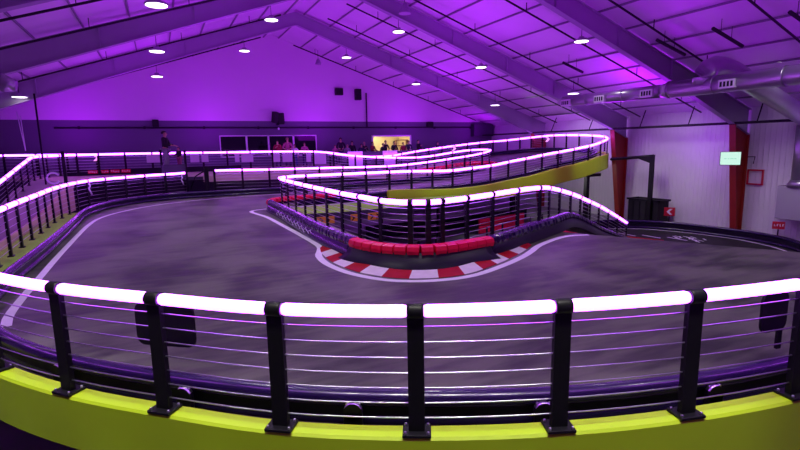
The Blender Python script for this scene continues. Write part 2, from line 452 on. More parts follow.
dT0 = nearest(IP, (3.66, 18.7)); dT1 = nearest(IP, (6.6, 19.8))
# travel here: right end -> front -> left -> back; the track lies on the left of travel (negative offset)
cap = [(-.1, .24), (-.12, .3), (-.1, .38), (-.04, .42), (.05, .42), (.1, .38), (.11, .3), (.1, .24)]
skirt = [(-.04, .27), (-.13, .26), (-.22, .12), (-.44, .015), (-.44, 0), (.02, 0)]
skirt_l = [(-.02, .27), (-.09, .26), (-.13, .12), (-.17, .015), (-.17, 0), (.02, 0)]
sect(IP, 0, dR0, cap, 'barrier', 'ribbed_cap', ribs=.16)
redcap = [(-.14, .225), (-.165, .31), (-.14, .385), (-.06, .41), (.06, .41), (.12, .37), (.12, .24)]
n = 14
for k in range(n):
    a = dR0+(dR1-dR0)*k/n; b = dR0+(dR1-dR0)*(k+1)/n
    o = sect(IP, a+.008, b-.008, redcap, 'red_plastic', 'red_cushion', ribs=0)
    o.data.polygons.foreach_set('use_smooth', [False]*len(o.data.polygons))
sect(IP, dR1, dT0, cap, 'barrier', 'ribbed_cap', ribs=.16)
for k in range(12):
    a = dT0+(dT1-dT0)*k/12; b = dT0+(dT1-dT0)*(k+1)/12
    sect(IP, a+.006, b-.006, redcap, 'red_plastic', 'red_cushion')
sect(IP, dT1, IP.len, cap, 'barrier', 'ribbed_cap', ribs=.16)
sect(IP, 0, dR0+.1, skirt_l, 'barrier_dark', 'skirt')
sect(IP, dR0+.1, dR1, skirt, 'barrier_dark', 'skirt')
sect(IP, dR1, IP.len, skirt_l, 'barrier', 'skirt')
# looping white lettering strokes along the left face
sq = []
x = 0
for k in range(150):
    d = nearest(IP, (3.5, 12.0))+k*.032
    p = IP.at(d); t = IP.dir(d); nn = Vector((t.y, -t.x, 0))
    ph = k*.42
    sq.append(p+nn*(-.165)+t*(.10*math.sin(ph*2+.6))+Vector((0, 0, .17+.07*math.sin(ph)+.02*math.sin(ph*.37)))-ib)
B().tube(sq, .009, 5).build('lettering', M['hose'], ir)
o = bpy.data.objects['lettering']; tag(o, 'white looping script')

# lip / edge strip behind the barrier, island railing
IR = [(19.2, 15.6, -1.38), (16.59, 14.17, -.6), (14.7, 13.16, -.05), (13.13, 12.32, .35), (11.89, 11.66, .66), (10.64, 10.99, .92), (9.7, 10.45, 1.08), (9.1, 10.02, 1.15), (8.55, 9.85, 1.17), (7.9, 9.65, 1.17), (6.85, 9.22, 1.17), (5.9, 8.85, 1.17), (5.3, 8.68, 1.17), (4.95, 8.62, 1.17), (4.65, 8.72, 1.17), (4.36, 9.02, 1.17), (4.18, 9.5, 1.17), (4.1, 10.5, 1.17), (4.02, 11.5, 1.17), (4.0, 12.8, 1.17), (3.98, 14.6, 1.17), (4.02, 17.3, 1.17), (4.1, 18.9, 1.17), (4.3, 19.5, 1.17), (4.8, 19.9, 1.17), (5.35, 20.02, 1.17), (7., 20.05, 1.17)]
IRP = Path(IR)
pp = []
for q in [(19.2, 15.6), (17.4, 14.6), (15.9, 13.8), (14.6, 13.1), (13.5, 12.5), (12.45, 11.95), (11.5, 11.45), (10.55, 10.95), (9.7, 10.45), (8.9, 9.95), (7.95, 9.66), (6.85, 9.22), (5.9, 8.86), (5.15, 8.64), (4.83, 8.64), (4.52, 8.83), (4.17, 9.55), (4.09, 10.6), (4.02, 11.6), (4.0, 12.8), (3.99, 13.9), (3.98, 15), (4.0, 16.2), (4.03, 17.4), (4.08, 18.6), (4.5, 19.7), (5.4, 20.03), (7., 20.05)]:
    pp.append(nearest(IRP, q))
railing('railing', 'black railing with lit tubes standing round the inner island and down the ramp', IR, 1.0, tr=.055, cables=7, cr=.006, pw=.11, posts_at=pp, gap=.05)
lip = B()
lipP = Path([(p[0], p[1], p[2]-1.0) for p in IR], .12)
lip.sweep(lipP.sub(0, lipP.len, .25), [(-.24, -.04), (-.24, -.18), (.22, -.18), (.22, -.04)], M['deck_grey'])
struct(lip.build('trim_2'))

# turf inside the island
tf = B().slab([(4.2, 17.2, -.02), (5.6, 16.9, -.02), (7.7, 17.0, -.02), (10.5, 17.2, -.02), (13, 17.5, -.02), (13, 19.7, -.02), (4.8, 19.6, -.02), (4.25, 19.2, -.02)], .2, M['dark_panel'])
t2 = tf.mi(M['turf'])
for f in tf.bm.faces:
    if f.calc_center_median().z > -.03: f.material_index = t2
o = tf.build('artificial_turf'); tag(o, 'strip of green artificial turf inside the far end of the island', 'turf')
bm_ = B()
for k, (x, w) in enumerate([(5.15, .75), (6.35, .42), (7.1, .55)]):
    t = thing('arrow_board', ['amber arrow board leftmost on the edge below the island turf', 'small amber arrow board in the middle of the edge below the island turf', 'amber arrow board rightmost on the edge below the island turf'][k], 'sign', (x, 16.82, -.42))
    B().box((0, 0, .16), (w, .04, .26), bev=.01).build('board', M['yellow_sign'], t)
    ch = B()
    for s in (-.12, .12):
        ch.box((s, -.026, .16+.04), (.16, .012, .04), Matrix.Rotation(.7, 3, 'Y')); ch.box((s, -.026, .16-.04), (.16, .012, .04), Matrix.Rotation(-.7, 3, 'Y'))
    ch.build('arrow_mark', M['black'], t)

# ------------------------------------------------------------------ raised back lanes
OUT = [(8, 20.0, 0), (10, 20., .12), (12, 20, .16), (14, 20, .22), (15.4, 20, .36), (16.5, 20, .5), (17.4, 20, .62), (19, 20, .93), (20.8, 20, 1.2), (22.2, 20.1, 1.46), (23.0, 20.5, 1.58), (23.7, 21.2, 1.66), (24.0, 22.4, 1.72), (24.05, 24.2, 1.77), (24.0, 26.7, 1.8), (23.8, 29.1, 1.68), (22.5, 30.8, 1.5), (19.5, 31.1, 1.2), (16.7, 31.1, .9), (14.6, 31.1, .65), (13, 31.1, .57), (11, 31.1, .72), (10, 31., .86), (8.6, 30.6, 1.0), (6, 30.3, 1.04), (2, 30.3, 1.06), (-2, 30.3, 1.08), (-4.2, 30.2, 1.1), (-5.6, 29.3, 1.1)]
INN = [(8, 25.75, 0), (10, 25.75, .04), (12, 25.75, .1), (14, 25.75, .2), (15.4, 25.75, .3), (16, 25.75, .38), (16.8, 25.75, .48), (17.6, 25.8, .58), (18.2, 25.9, .68), (18.7, 26.1, .78), (19., 26.3, .83), (19.15, 26.5, .86), (19.22, 26.65, .88), (19.25, 26.8, .9), (19.2, 27, .9), (19.1, 27.2, .9), (18.6, 27.4, .87), (17., 27.5, .72), (15.2, 27.5, .55), (13.5, 27.5, .52), (12, 27.5, .55), (10.8, 27.5, .66), (9.8, 27.5, .76), (8.6, 27.5, .85), (6, 27.5, .9), (2, 27.5, .95), (-1.5, 27.4, 1.0), (-3.0, 26.6, 1.0), (-3.45, 25.2, .98)]
def densify(A, Bq):
    k = max(1, 3); oa, ob = [], []
    PA, PB = [], []
    def cr(P, i, t):
        p0 = Vector(P[max(i-1, 0)]); p1 = Vector(P[i]); p2 = Vector(P[i+1]); p3 = Vector(P[min(i+2, len(P)-1)])
        return .5*((2*p1)+(p2-p0)*t+(2*p0-5*p1+4*p2-p3)*t*t+(3*p1-p0-3*p2+p3)*t**3)
    for i in range(len(A)-1):
        for j in range(k): oa.append(cr(A, i, j/k)); ob.append(cr(Bq, i, j/k))
    oa.append(Vector(A[-1])); ob.append(Vector(Bq[-1])); return oa, ob
da, db = densify(OUT, INN)
kk = 17*3
struct(B().ribbon(da[:kk+1], db[:kk+1], .2, M['track'], M['dark_panel']).build('floor'))
struct(B().ribbon(da[kk:], db[kk:], .2, M['lane'], M['dark_panel']).build('floor'))
# left ramp that climbs to the back lane
RL = [(-5.3, 10.5, -.25), (-5.3, 14, -.15), (-5.3, 18, .0), (-5.25, 21, .3), (-5.25, 24, .85), (-5.2, 26.5, 1.0), (-5.5, 29.2, 1.09)]
RR = [(-3.6, 10.5, .1), (-3.6, 14, .2), (-3.62, 18, .3), (-3.62, 21, .5), (-3.6, 24, .85), (-3.5, 25.2, .96), (-3.46, 25.4, .98)]
struct(B().ribbon(RL, RR, .2, M['deck_grey'], M['deck_side']).build('floor'))
side = B().sweep(spline([(x+.02, y, z) for x, y, z in RR], .5), [(0, -.2), (.05, -.2), (.05, 0), (0, 0)], M['deck_side'])
for p, q in zip(RR, RR[1:]):
    side.poly([(p[0]+.03, p[1], p[2]-.15), (q[0]+.03, q[1], q[2]-.15), (q[0]+.03, q[1], -.2), (p[0]+.03, p[1], -.2)], M['deck_side'])
struct(side.build('trim_3'))
o = B().slab([(-3.58, 10.2, .02), (-2.72, 10.2, .02), (-2.7, 14, .02), (-2.72, 18, .02), (-2.74, 20.8, .02), (-2.9, 22.2, .02), (-3.55, 22.2, .02)], .05, M['turf']).build('artificial_turf')
tag(o, 'narrow strip of green turf behind the left crash barrier', 'turf')

# lime deck edge of the rising bend
UE = [(9.1, 19.95, .38), (9.72, 19.95, .38), (10.74, 19.95, .34), (12.37, 19.95, .27), (14.09, 19.95, .32), (15.36, 19.95, .46), (16.5, 19.95, .6), (17.34, 19.95, .7), (19.03, 19.95, 1.01), (20.82, 19.95, 1.27), (22.2, 20.05, 1.55), (23.2, 20.45, 1.66), (23.85, 21.15, 1.74), (24.12, 22.3, 1.8), (24.17, 24.2, 1.85), (24.12, 26.7, 1.88), (23.9, 29.2, 1.76), (22.6, 30.95, 1.58)]
UP = Path(UE)
UTH = .84
limeb = B().sweep(UP.sub(0, UP.len, .3), [(-.12, 0.), (.06, 0.), (.08, -.02), (.08, -UTH+.03), (.05, -UTH), (-.12, -UTH)], M['yellow'])
struct(limeb.build('trim_4'))
UR = [(6.98, 20.05, 1.17), (8.5, 19.98, 1.18), (9.73, 19.95, 1.18), (11., 19.95, 1.15), (12.3, 19.95, 1.12), (13.2, 19.95, 1.17), (14.8, 19.95, 1.29), (16.03, 19.95, 1.46), (17.18, 19.95, 1.6), (18.18, 19.95, 1.74), (19.56, 19.95, 1.9), (21, 19.95, 2.09), (21.9, 20., 2.24), (23., 20.35, 2.46), (23.75, 20.95, 2.56), (24.08, 21.7, 2.68), (24.15, 23.4, 2.79), (24.15, 25, 2.84), (24.1, 26.6, 2.82), (23.95, 28.9, 2.69), (23.45, 30.3, 2.58), (22.4, 31, 2.5), (19.5, 31.1, 2.25), (16.69, 31.1, 1.95), (15.4, 31.1, 1.78), (14.65, 31.1, 1.68)]
railing('railing', 'black railing with lit tubes round the rising lime-edged bend at the far right', UR, .84, tr=.058, cables=6, cr=.006, pw=.10, spacing=1.1, first=1.1)
barrier('low dark barrier along the inside of the rising lime-edged bend', [(8.3, 20.3, .02), (12, 20.3, .17), (14, 20.3, .23), (15.4, 20.3, .37), (17.4, 20.3, .63), (19, 20.3, .94), (20.8, 20.3, 1.21), (22.1, 20.42, 1.45), (22.8, 20.85, 1.56), (23.4, 21.5, 1.64), (23.7, 22.6, 1.7), (23.75, 24.2, 1.76), (23.7, 26.6, 1.78), (23.5, 28.9, 1.66), (22.3, 30.45, 1.48), (19.5, 30.8, 1.18), (16.7, 30.8, .88)], -1, h=.26)
# hairpin railings
railing('railing', 'straight black railing with lit tubes on the near side of the back lane hairpin', [(2.4, 26.3, 1.27), (3.4, 26.3, 1.26), (4.9, 26.25, 1.23), (6.3, 26.2, 1.22), (9.26, 26.2, 1.19), (10.76, 26.2, 1.17), (12.66, 26.2, 1.19), (14.8, 26.2, 1.34), (16.4, 26.2, 1.5), (17.9, 26.2, 1.66), (18.9, 26.25, 1.82), (19.5, 26.55, 1.93), (19.65, 26.95, 1.97), (19.2, 27.3, 1.98), (18.2, 27.45, 1.95), (17, 27.5, 1.82), (15.2, 27.5, 1.62), (13.4, 27.5, 1.6), (11.5, 27.5, 1.7), (9.8, 27.5, 1.86), (8.7, 27.5, 2.03)], 1.0, tr=.055, cables=5, cr=.007, pw=.1, spacing=1.35, first=.05)
hp = B()
HP = Path([(2.4, 26.3, .27), (6.3, 26.2, .22), (10.76, 26.2, .17), (12.66, 26.2, .19), (14.8, 26.2, .34), (16.4, 26.2, .5), (17.9, 26.2, .66), (18.7, 26.3, .82), (19.1, 26.6, .9)], .2)
hp.sweep(HP.sub(0, HP.len, .4), [(-.08, 0), (.1, 0), (.1, -.35), (-.08, -.35)], M['dark_panel'])
HQ = Path([(19.1, 26.6, .9), (19.1, 27., .92), (18.2, 27.45, .93), (17, 27.5, .8), (15.2, 27.5, .6), (13.4, 27.5, .58), (11.5, 27.5, .68), (9.8, 27.5, .82), (6, 27.45, .9), (2, 27.4, .95)], .2)
hp.sweep(HQ.sub(0, HQ.len, .4), [(-.06, .03), (.1, .03), (.1, -.28), (-.06, -.28)], M['lane'])
struct(hp.build('trim_5'))
# red cushions on the rising bend, seen past the hairpin
rc = thing('barrier', 'row of red plastic barrier cushions on the back lane at the hairpin tip', 'barrier', (17.5, 28.0, .75))
RC = Path([(15.0, 28.0, .56), (16.5, 27.95, .68), (18, 27.9, .86), (19, 27.75, .92), (19.7, 27.3, .92), (19.9, 26.8, .9), (19.75, 26.2, .86)], .1)
for k in range(18):
    sect(RC, RC.len*k/18+.01, RC.len*(k+1)/18-.01, [(-.1, .02), (-.12, .2), (-.06, .3), (.06, .3), (.12, .2), (.1, .02)], 'red_plastic', 'cushion', parent=rc, base=Vector(rc.location))
# left railings
railing('railing', 'black railing with lit tubes behind the left crash barrier', [(-2.93, 10.4, 1.17), (-3.0, 12.5, 1.17), (-3.05, 14.2, 1.17), (-3.07, 16.4, 1.17), (-3.1, 18.8, 1.17), (-2.95, 21.3, 1.17), (-2.62, 23, 1.17), (-2.15, 23.9, 1.17), (-1.3, 24.95, 1.17), (-.34, 26, 1.17), (.5, 26.5, 1.17), (1.15, 26.75, 1.19)], 1.05, tr=.055, cables=6, cr=.006, pw=.11, spacing=1.12, first=.3)
railing('railing', 'black railing with lit tubes along the outer edge of the left ramp', [(-5.0, 16.5, .88), (-5.0, 18.5, 1.02), (-4.97, 20.5, 1.24), (-4.9, 21.8, 1.48), (-4.85, 23.2, 1.74), (-4.82, 24.4, 1.94), (-4.8, 25.6, 2.12), (-4.72, 27, 2.15), (-4.45, 28.2, 2.16), (-3.8, 29.2, 2.17), (-2.7, 29.8, 2.17)], .98, tr=.058, cables=6, cr=.006, pw=.10, spacing=1.0, first=.2)
railing('railing', 'long black railing with lit tubes along the spectator platform below the far wall', [(-8.4, 30.3, 2.22), (-6.9, 30.3, 2.21), (-4.4, 30.3, 2.18), (-2.7, 30.3, 2.17), (0, 30.3, 2.17), (2.1, 30.3, 2.15), (5.4, 30.3, 2.13), (7.8, 30.35, 2.1), (9.1, 30.55, 2.05), (10.05, 30.9, 1.97), (11.08, 31.05, 1.82), (12, 31.1, 1.7), (13, 31.1, 1.63), (14.55, 31.1, 1.67)], 1.05, tr=.055, cables=6, cr=.006, pw=.1, spacing=1.3, first=.3)
# back-lane barrier with red lettered pads
bl = thing('barrier', 'low dark barrier with red lettered pads along the far left lane', 'barrier', (-1.5, 29.9, 1.08))
B().box((1.5, .05, .17), (8.6, .08, .3)).build('board', M['barrier_dark'], bl)
for k in range(4):
    o = B().box((-1.6+k*.5, -.02, .2), (.44, .05, .17), bev=.02).build('pad', M['red_plastic'], bl)
    sm = B()
    for j in range(5): sm.box((-1.6+k*.5-.16+j*.08, -.05, .2+random.uniform(-.02, .02)), (.04, .008, .06), Matrix.Rotation(random.uniform(-.4, .4), 3, 'Y'))
    sm.build('lettering', M['sign_white'], o).location = (0, 0, 0)

# ------------------------------------------------------------------ spectator platform
pf = B().slab([(-8.8, 30.4, 1.08), (8.2, 30.75, 1.04), (10, 31.25, 1.0), (13, 31.3, .95), (16, 31.3, 1.0), (21, 31.3, 1.25), (21, 34.3, 1.25), (-8.8, 34.3, 1.08)], .16, M['deck_grey'])
struct(pf.build('floor'))
pfw = B()
for a, b in (((-8.8, 30.42), (8.2, 30.77)), ((8.2, 30.77), (10, 31.27)), ((10, 31.27), (21, 31.33))):
    pfw.poly([(a[0], a[1], .95), (b[0], b[1], .95), (b[0], b[1], -2.3), (a[0], a[1], -2.3)], M['dark_panel'])
struct(pfw.build('trim_6'))
pan = [(-.58, .2, 30.12, 1.67, 2.1), (1.61, 2.08, 30.12, 1.62, 2.08), (2.2, 2.57, 30.12, 1.62, 2.07), (4.02, 4.27, 30.12, 1.57, 2.06), (4.38, 5.06, 30.12, 1.55, 2.06), (6.17, 6.65, 30.15, 1.5, 2.04), (6.8, 7.4, 30.15, 1.48, 2.04), (8.3, 8.6, 30.25, 1.44, 2.0), (8.8, 9.62, 30.4, 1.28, 1.96)]
PN = ['left of the marshal stand', 'right of the dark gate post', 'second right of the dark gate post', 'narrow one under the leftmost dark window', 'wide one under the second dark window', 'under the third dark window', 'under the people at the third window', 'narrow one under the right edge of the windows', 'wide one right of the dark windows']
for k, (x0, x1, y, z0, z1) in enumerate(pan):
    tag(B().box(((x0+x1)/2, y+.142, (z0+z1)/2), (x1-x0, .02, z1-z0)).build('banner', M['banner']), 'pale banner hung on the platform railing, '+PN[k], 'banner', 'banner sheets on the platform railing')
pb = [(11.37, 12.45, 31.25, 1.0, 2.02), (13.95, 15.05, 31.25, .95, 2.02), (16.75, 17.6, 31.3, 1.1, 2.02), (19.06, 20.05, 31.3, 1.5, 2.0)]
ctr = B().box((15.6, 31.42, 1.5), (9.3, .12, 1.02), m=M['dark_panel'])
tag(ctr.build('counter'), 'long dark purple counter front in front of the crowd', 'counter')
for k, (x0, x1, y, z0, z1) in enumerate(pb):
    tag(B().box(((x0+x1)/2, y+.085, (z0+z1)/2), (x1-x0, .03, z1-z0)).build('banner', M['banner']), ['pale panel at the left end of the dark crowd counter', 'pale panel on the crowd counter below the lit doorway', 'pale panel on the crowd counter right of the doorway', 'pale panel at the right end of the dark crowd counter'][k], 'banner', 'pale panels on the crowd counter')

# marshal stand with posts
ms = thing('marshal_stand', 'dark raised marshal stand between two tall posts at the back rail', 'platform', (.65, 27.45, .1))
B().box((0, -.05, 1.12), (1.1, .08, .78)).build('front_panel', M['dark_panel'], ms)
B().box((0, .55, 1.17), (1.1, 1.15, .08)).build('floor_plate', M['blackmatt'], ms)
for sx, h in ((-.53, 2.25), (.57, 2.2)):
    B().box((sx, 0, h/2), (.11, .11, h)).build('post', M['black'], ms)
for sx in (-.5, .5): B().box((sx, 1.05, .6), (.09, .09, 1.2)).build('leg', M['black'], ms)
gp = thing('gate_post', 'short thick black gate post with sloping handrail right of the marshal stand', 'post', (2.1, 26.55, .05))
B().box((0, 0, .72), (.2, .2, 1.44), bev=.02).build('post', M['black'], gp)
B().tube([(-.1, .05, 1.2), (-.5, .3, .95), (-.75, .4, .35)], .03, 8).build('handrail', M['black'], gp)
B().tube([(-.1, .05, .75), (-.75, .35, .75)], .03, 8).build('crossbar', M['black'], gp)
for (x, y, z0, z1, r, lab, cat) in [(-4.42, 25.6, .95, 4.75, .032, 'tall black pole at the left ramp rising up to the roof beam', 'pole'), (-3.52, 24.4, .9, 2.35, .06, 'short black pole standing beside the white hoop', 'pole')]:
    tag(B().box((x, y, (z0+z1)/2), (r*2, r*2, z1-z0)).build('pole', M['black']), lab, cat)
hoop = [(-3.6+.0*k+.2*math.cos(a), 22.3, 1.36+.2*math.sin(a)) for k, a in enumerate([.5+i*5.2/24 for i in range(25)])]
tag(B().tube(hoop, .035, 10).build('hose', M['hose']), 'white looped hose beside the left railing', 'hose')
def curl(x, y, z, lab, L=.45):
    tag(B().tube([(x, y, z), (x+.03, y-.03, z-.1*L/.45), (x-.02, y-.05, z-.2), (x+.02, y-.04, z-.32*L/.45), (x+.06, y-.03, z-L)], .03, 8).build('light_cable', M['hose']), lab, 'cable')
curl(-2.55, 22.9, 1.08, 'white cable dangling from the left railing where it bends')
curl(.95, 26.55, 1.08, 'white cable dangling from the right end of the left railing')
hv = thing('hanging_cable', 'pair of white cables hanging in a V at the far left', 'cable', (-4.72, 24, 2.4))
B().tube([(-.06, 0, 1.5), (.0, 0, .7), (.06, 0, 0)], .018, 6).build('strand', M['hose'], hv)
B().tube([(.04, 0, 1.35), (.05, 0, .7), (.06, 0, 0)], .018, 6).build('strand', M['hose'], hv)

def chevron(name, lab, loc, rz, w, right=True, m='sign_pink', board=None, post=None):
    t = thing(name, lab, 'sign', loc, rz)
    s = 1 if right else -1
    if board:
        B().box((0, 0, 0), (w*1.25, .03, w*1.1), bev=.012).build('board', M[board], t)
    ch = B()
    for sg in (1, -1):
        a = [(-.35*s, .38*sg), (-.02*s, .38*sg), (.35*s, 0), (.02*s, 0)]
        ch.slab([(x*w, -.02, z*w) for x, z in a], 0.0001) if False else None
        v = [ch.bm.verts.new((x*w, -.03, z*w)) for x, z in a]; v2 = [ch.bm.verts.new((x*w, -.012, z*w)) for x, z in a]
        ch.bm.faces.new(v); ch.bm.faces.new(v2[::-1])
        for i in range(4): ch.bm.faces.new((v[i], v2[i], v2[(i+1) % 4], v[(i+1) % 4]))
    ch.build('arrow', M[m], t)
    if post: B().box((0, .01, -post/2-w*.4), (.05, .03, post)).build('stem', M['black'], t)
    return t
chevron('arrow_sign', 'glowing pink arrow sign on the rail of the far left lane', (-2.9, 30.1, 2.0), 0, .42, True)
chevron('arrow_sign', 'glowing pink arrow sign on the back rail above the hairpin tip', (19.5, 31.0, 2.08), -.4, .5, True)
chevron('arrow_sign', 'glowing pink arrow sign on the back rail beside the farthest red column', (24.0, 26.2, 2.6), -.9, .44, True)

# black boards on the front barrier, seen from behind
def board(lab, loc, rz, w, h):
    t = thing('track_sign', lab, 'sign', loc, rz)
    B().box((0, 0, h/2), (w, .025, h), bev=.0).build('board', M['black'], t)
    b = t.children[0]
    bm = bmesh.new(); bm.from_mesh(b.data)
    es = [e for e in bm.edges if abs((e.verts[0].co-e.verts[1].co).y) > .02]
    bmesh.ops.bevel(bm, geom=es, offset=.09, segments=5, affect='EDGES', profile=.5); bm.to_mesh(b.data); bm.free()
    for sx in (.155 if w < .5 else -.14,): B().box((sx, .028, -.02), (.06, .03, .4)).build('stem', M['black'], t)
    return t
board('black rounded sign board seen from behind at the front left, beyond the railing', (-.08, 5.24, .37), math.radians(-38), .66, .44)
board('black rounded sign board seen from behind at the front right edge of the frame', (5.5, 2.66, .36), math.radians(-6), .38, .42)
board('black rounded board on the rising bend railing', (19.3, 20.15, 1.45), 0, .45, .4)

# ------------------------------------------------------------------ lower level
lf = B().poly([(-10.6, -8, -2.3), (25.4, -8, -2.3), (25.4, 34.5, -2.3), (-10.6, 34.5, -2.3)], M['concrete'])
struct(lf.build('floor'))
o = bpy.data.objects
# lower track patch with white line, red patch and painted logo marks
lt = B().slab([(15, 8, -2.285), (21, 8.6, -2.285), (23.4, 10.4, -2.285), (24.5, 13, -2.285), (24.2, 16, -2.285), (23, 18.3, -2.285), (18, 18.8, -2.285), (13, 16, -2.285)], .01, M['track_shaded'])
line(lt, [(21.2, 18.6, -2.28), (22, 18.3, -2.28), (23.1, 17.3, -2.28), (23.8, 15.5, -2.28), (24.0, 14.2, -2.28), (24.0, 13.2, -2.28), (23.75, 12.2, -2.28), (23.4, 11.4, -2.28), (22.6, 10.4, -2.28), (21, 9.5, -2.28)], .12, M['line'], z=.004)
lt.poly([(19.5, 16.6, -2.279), (20.4, 16.75, -2.279), (21.05, 15.0, -2.279), (20.3, 14.6, -2.279)], M['kerb_red'])
for (x, y) in [(20.9, 16.9), (21.4, 15.9), (21.9, 14.9)]:
    lt.poly([(x-.12, y-.5, -2.279), (x+.0, y-.5, -2.279), (x+.0, y+.5, -2.279), (x-.12, y+.5, -2.279)], M['line'])
for k in range(15):
    x = 22.4+random.uniform(-.45, .5); y = 15.3+k*-.1+random.uniform(-.2, .2); a = random.uniform(.6, 1.4); L = random.uniform(.15, .3)
    d = Vector((math.cos(a), math.sin(a), 0))*L; w = Vector((-math.sin(a), math.cos(a), 0))*.04
    c = Vector((x, y, -2.279+.0002*k))
    lt.poly([c-d-w, c+d-w, c+d+w, c-d+w], M['line'])
struct(lt.build('floor'))
barrier('black crash barrier of the lower track curving along the right wall', [(20.5, 19.2, -2.3), (21.8, 18.7, -2.3), (22.9, 17.9, -2.3), (23.55, 17.1, -2.3), (23.95, 16.1, -2.3), (24.2, 14.5, -2.3), (24.25, 13, -2.3), (24.05, 11.8, -2.3), (23.5, 10.8, -2.3), (22.5, 9.8, -2.3), (20.5, 8.7, -2.3)], 1, h=.46)

def scribble(parent, x0, x1, z, y, m):
    pts = [(x0+(x1-x0)*k/60+.05*math.sin(k*.9), y, z+.06*math.sin(k*.55)+.02*math.sin(k*1.7)) for k in range(61)]
    B().tube(pts, .011, 5).build('lettering', M[m], parent)
def low_wall(lab, a, b, z, h=.5, letters=(), m='barrier_dark'):
    a = Vector((a[0], a[1], z)); b = Vector((b[0], b[1], z)); L = (b-a).length; rz = math.atan2((b-a).y, (b-a).x)
    t = thing('barrier', lab, 'barrier', (a+b)/2, rz)
    B().box((0, 0, h*.3), (L, .1, h*.5), bev=.03).build('lower_rail', M[m], t)
    B().box((0, 0, h*.8), (L, .12, h*.4), bev=.03).build('upper_rail', M[m], t)
    for l0, l1 in letters: scribble(t, l0, l1, h*.78, -.07, 'hose')
    return t
low_wall('lower level dark barrier with white script, nearest behind the island railing', (6.3, 11.6), (10.6, 13.6), -2.3, .7, [(-1.7, -.9), (-.5, .6)])
low_wall('lower level dark barrier with white script in the middle of the pit', (7.6, 15.2), (14.2, 17.6), -2.3, .7, [(-2.4, -1.2), (-.4, .8)])
low_wall('lower level dark barrier far back under the raised lane', (9, 22.5), (20, 23.5), -2.3, .7)
low_wall('lower level red barrier beside the ramp railing', (15.2, 15.6), (17.6, 17.0), -2.3, .85, m='red_plastic')
low_wall('lower level red barrier under the rising bend', (14.6, 20.8), (18.2, 21.6), -2.3, .8, m='red_plastic')
# lower black fence rails seen through the island
for k, (x0, y0, x1, y1, lab) in enumerate([(12.5, 17.2, 17.2, 19.0, 'unlit black railing on the lower level under the rising bend'), (5.4, 14.6, 9.5, 16.4, 'unlit black railing on the lower level under the turf')]):
    t = thing('lower_railing', lab, 'railing', ((x0+x1)/2, (y0+y1)/2, -2.3), math.atan2(y1-y0, x1-x0))
    L = math.hypot(x1-x0, y1-y0)
    for j in range(5): B().box((-L/2+L*j/4, 0, .55), (.08, .05, 1.1)).build('post', M['black'], t)
    for j in range(4): B().tube([(-L/2, 0, .28+.27*j), (L/2, 0, .28+.27*j)], .018, 6).build('bar', M['steel'], t)
# support columns
sp = [(22.4, 21.1, .78, 'black steel support column with cross arm under the tip of the lime bend'), (17.4, 21.6, .3, 'black steel support column under the middle of the lime bend'), (12.6, 21.4, -.1, 'black steel support column under the low end of the lime bend')]
for x, y, zt, lab in sp:
    t = thing('support_column', lab, 'column', (x, y, -2.3))
    h = zt+2.3
    B().box((0, 0, h/2), (.22, .22, h)).build('column', M['black'], t)
    B().box((.1, 0, h-.36), (1.9, .16, .16)).build('cross_arm', M['black'], t)
    B().box((0, 0, .02), (.4, .4, .04)).build('base_plate', M['black'], t)
# gantry
gt = thing('gantry', 'black steel gantry post with arm reaching to the lime bend', 'gantry', (23.85, 18.0, -2.3))
B().box((0, 0, 1.95), (.16, .2, 3.9)).build('post', M['black'], gt)
a, b = Vector((0, .0, 3.84)), Vector((.15, 2.85, 3.62))
B().tube([a+Vector((0, -.08, 0)), b], .085, 4).build('arm', M['black'], gt)
br = B(); br.slab([(-.03, .05, 3.78), (-.03, .9, 3.72), (-.03, .05, 3.3)], .0001) if False else None
v = [(-.04, .08, 3.8), (-.04, 1.0, 3.73), (-.04, .08, 3.45)]; v2 = [(.04, y, z) for x, y, z in v]
br = B(); br.poly(v); br.poly(v2[::-1])
for i in range(3): br.poly([v[i], v2[i], v2[(i+1) % 3], v[(i+1) % 3]])
br.build('gusset', M['black'], gt)
# black bin
bn = thing('open_bin', 'large black open bin beside the second red column', 'bin', (24.45, 18.55, -2.3), 0)
w = B()
for (cx, cy, sx, sy) in ((-.4, 0, .05, 1.9), (.4, 0, .05, 1.9), (0, -.93, .8, .05), (0, .93, .8, .05)):
    w.box((cx, cy, .72), (sx, sy, 1.4))
w.box((0, 0, .05), (.8, 1.86, .06)); w.build('shell', M['blackmatt'], bn)
rim = B()
for (cx, cy, sx, sy) in ((-.43, 0, .1, 2.06), (.43, 0, .1, 2.06), (0, -.98, .96, .1), (0, .98, .96, .1)): rim.box((cx, cy, 1.42), (sx, sy, .1))
rim.build('rim', M['black'], bn)
rb = B()
for k in range(4): rb.box((-.44, -.6+k*.4, .7), (.04, .06, 1.3))
rb.build('rib', M['black'], bn)
chevron('arrow_sign', 'red board with a white left-pointing arrow behind the lower barrier', (24.55, 17.3, -1.45), math.radians(-48), .42, False, 'sign_white', 'sign_red', .7)
st = thing('warning_sign', 'red rounded sign with white writing on a stem behind the lower barrier at right', 'sign', (24.55, 12.05, -2.3), math.radians(-55))
B().box((0, 0, .82), (.46, .03, .34), bev=.012).build('board', M['sign_red'], st)
sm = B()
for k in range(4): sm.box((-.15+k*.1, -.02, .83), (.035, .01, .09)); sm.box((-.135+k*.1, -.02, .87 if k % 2 else .79), (.05, .01, .025))
sm.build('lettering', M['sign_white'], st)
B().box((0, .0, .32), (.05, .03, .64)).build('stem', M['black'], st)

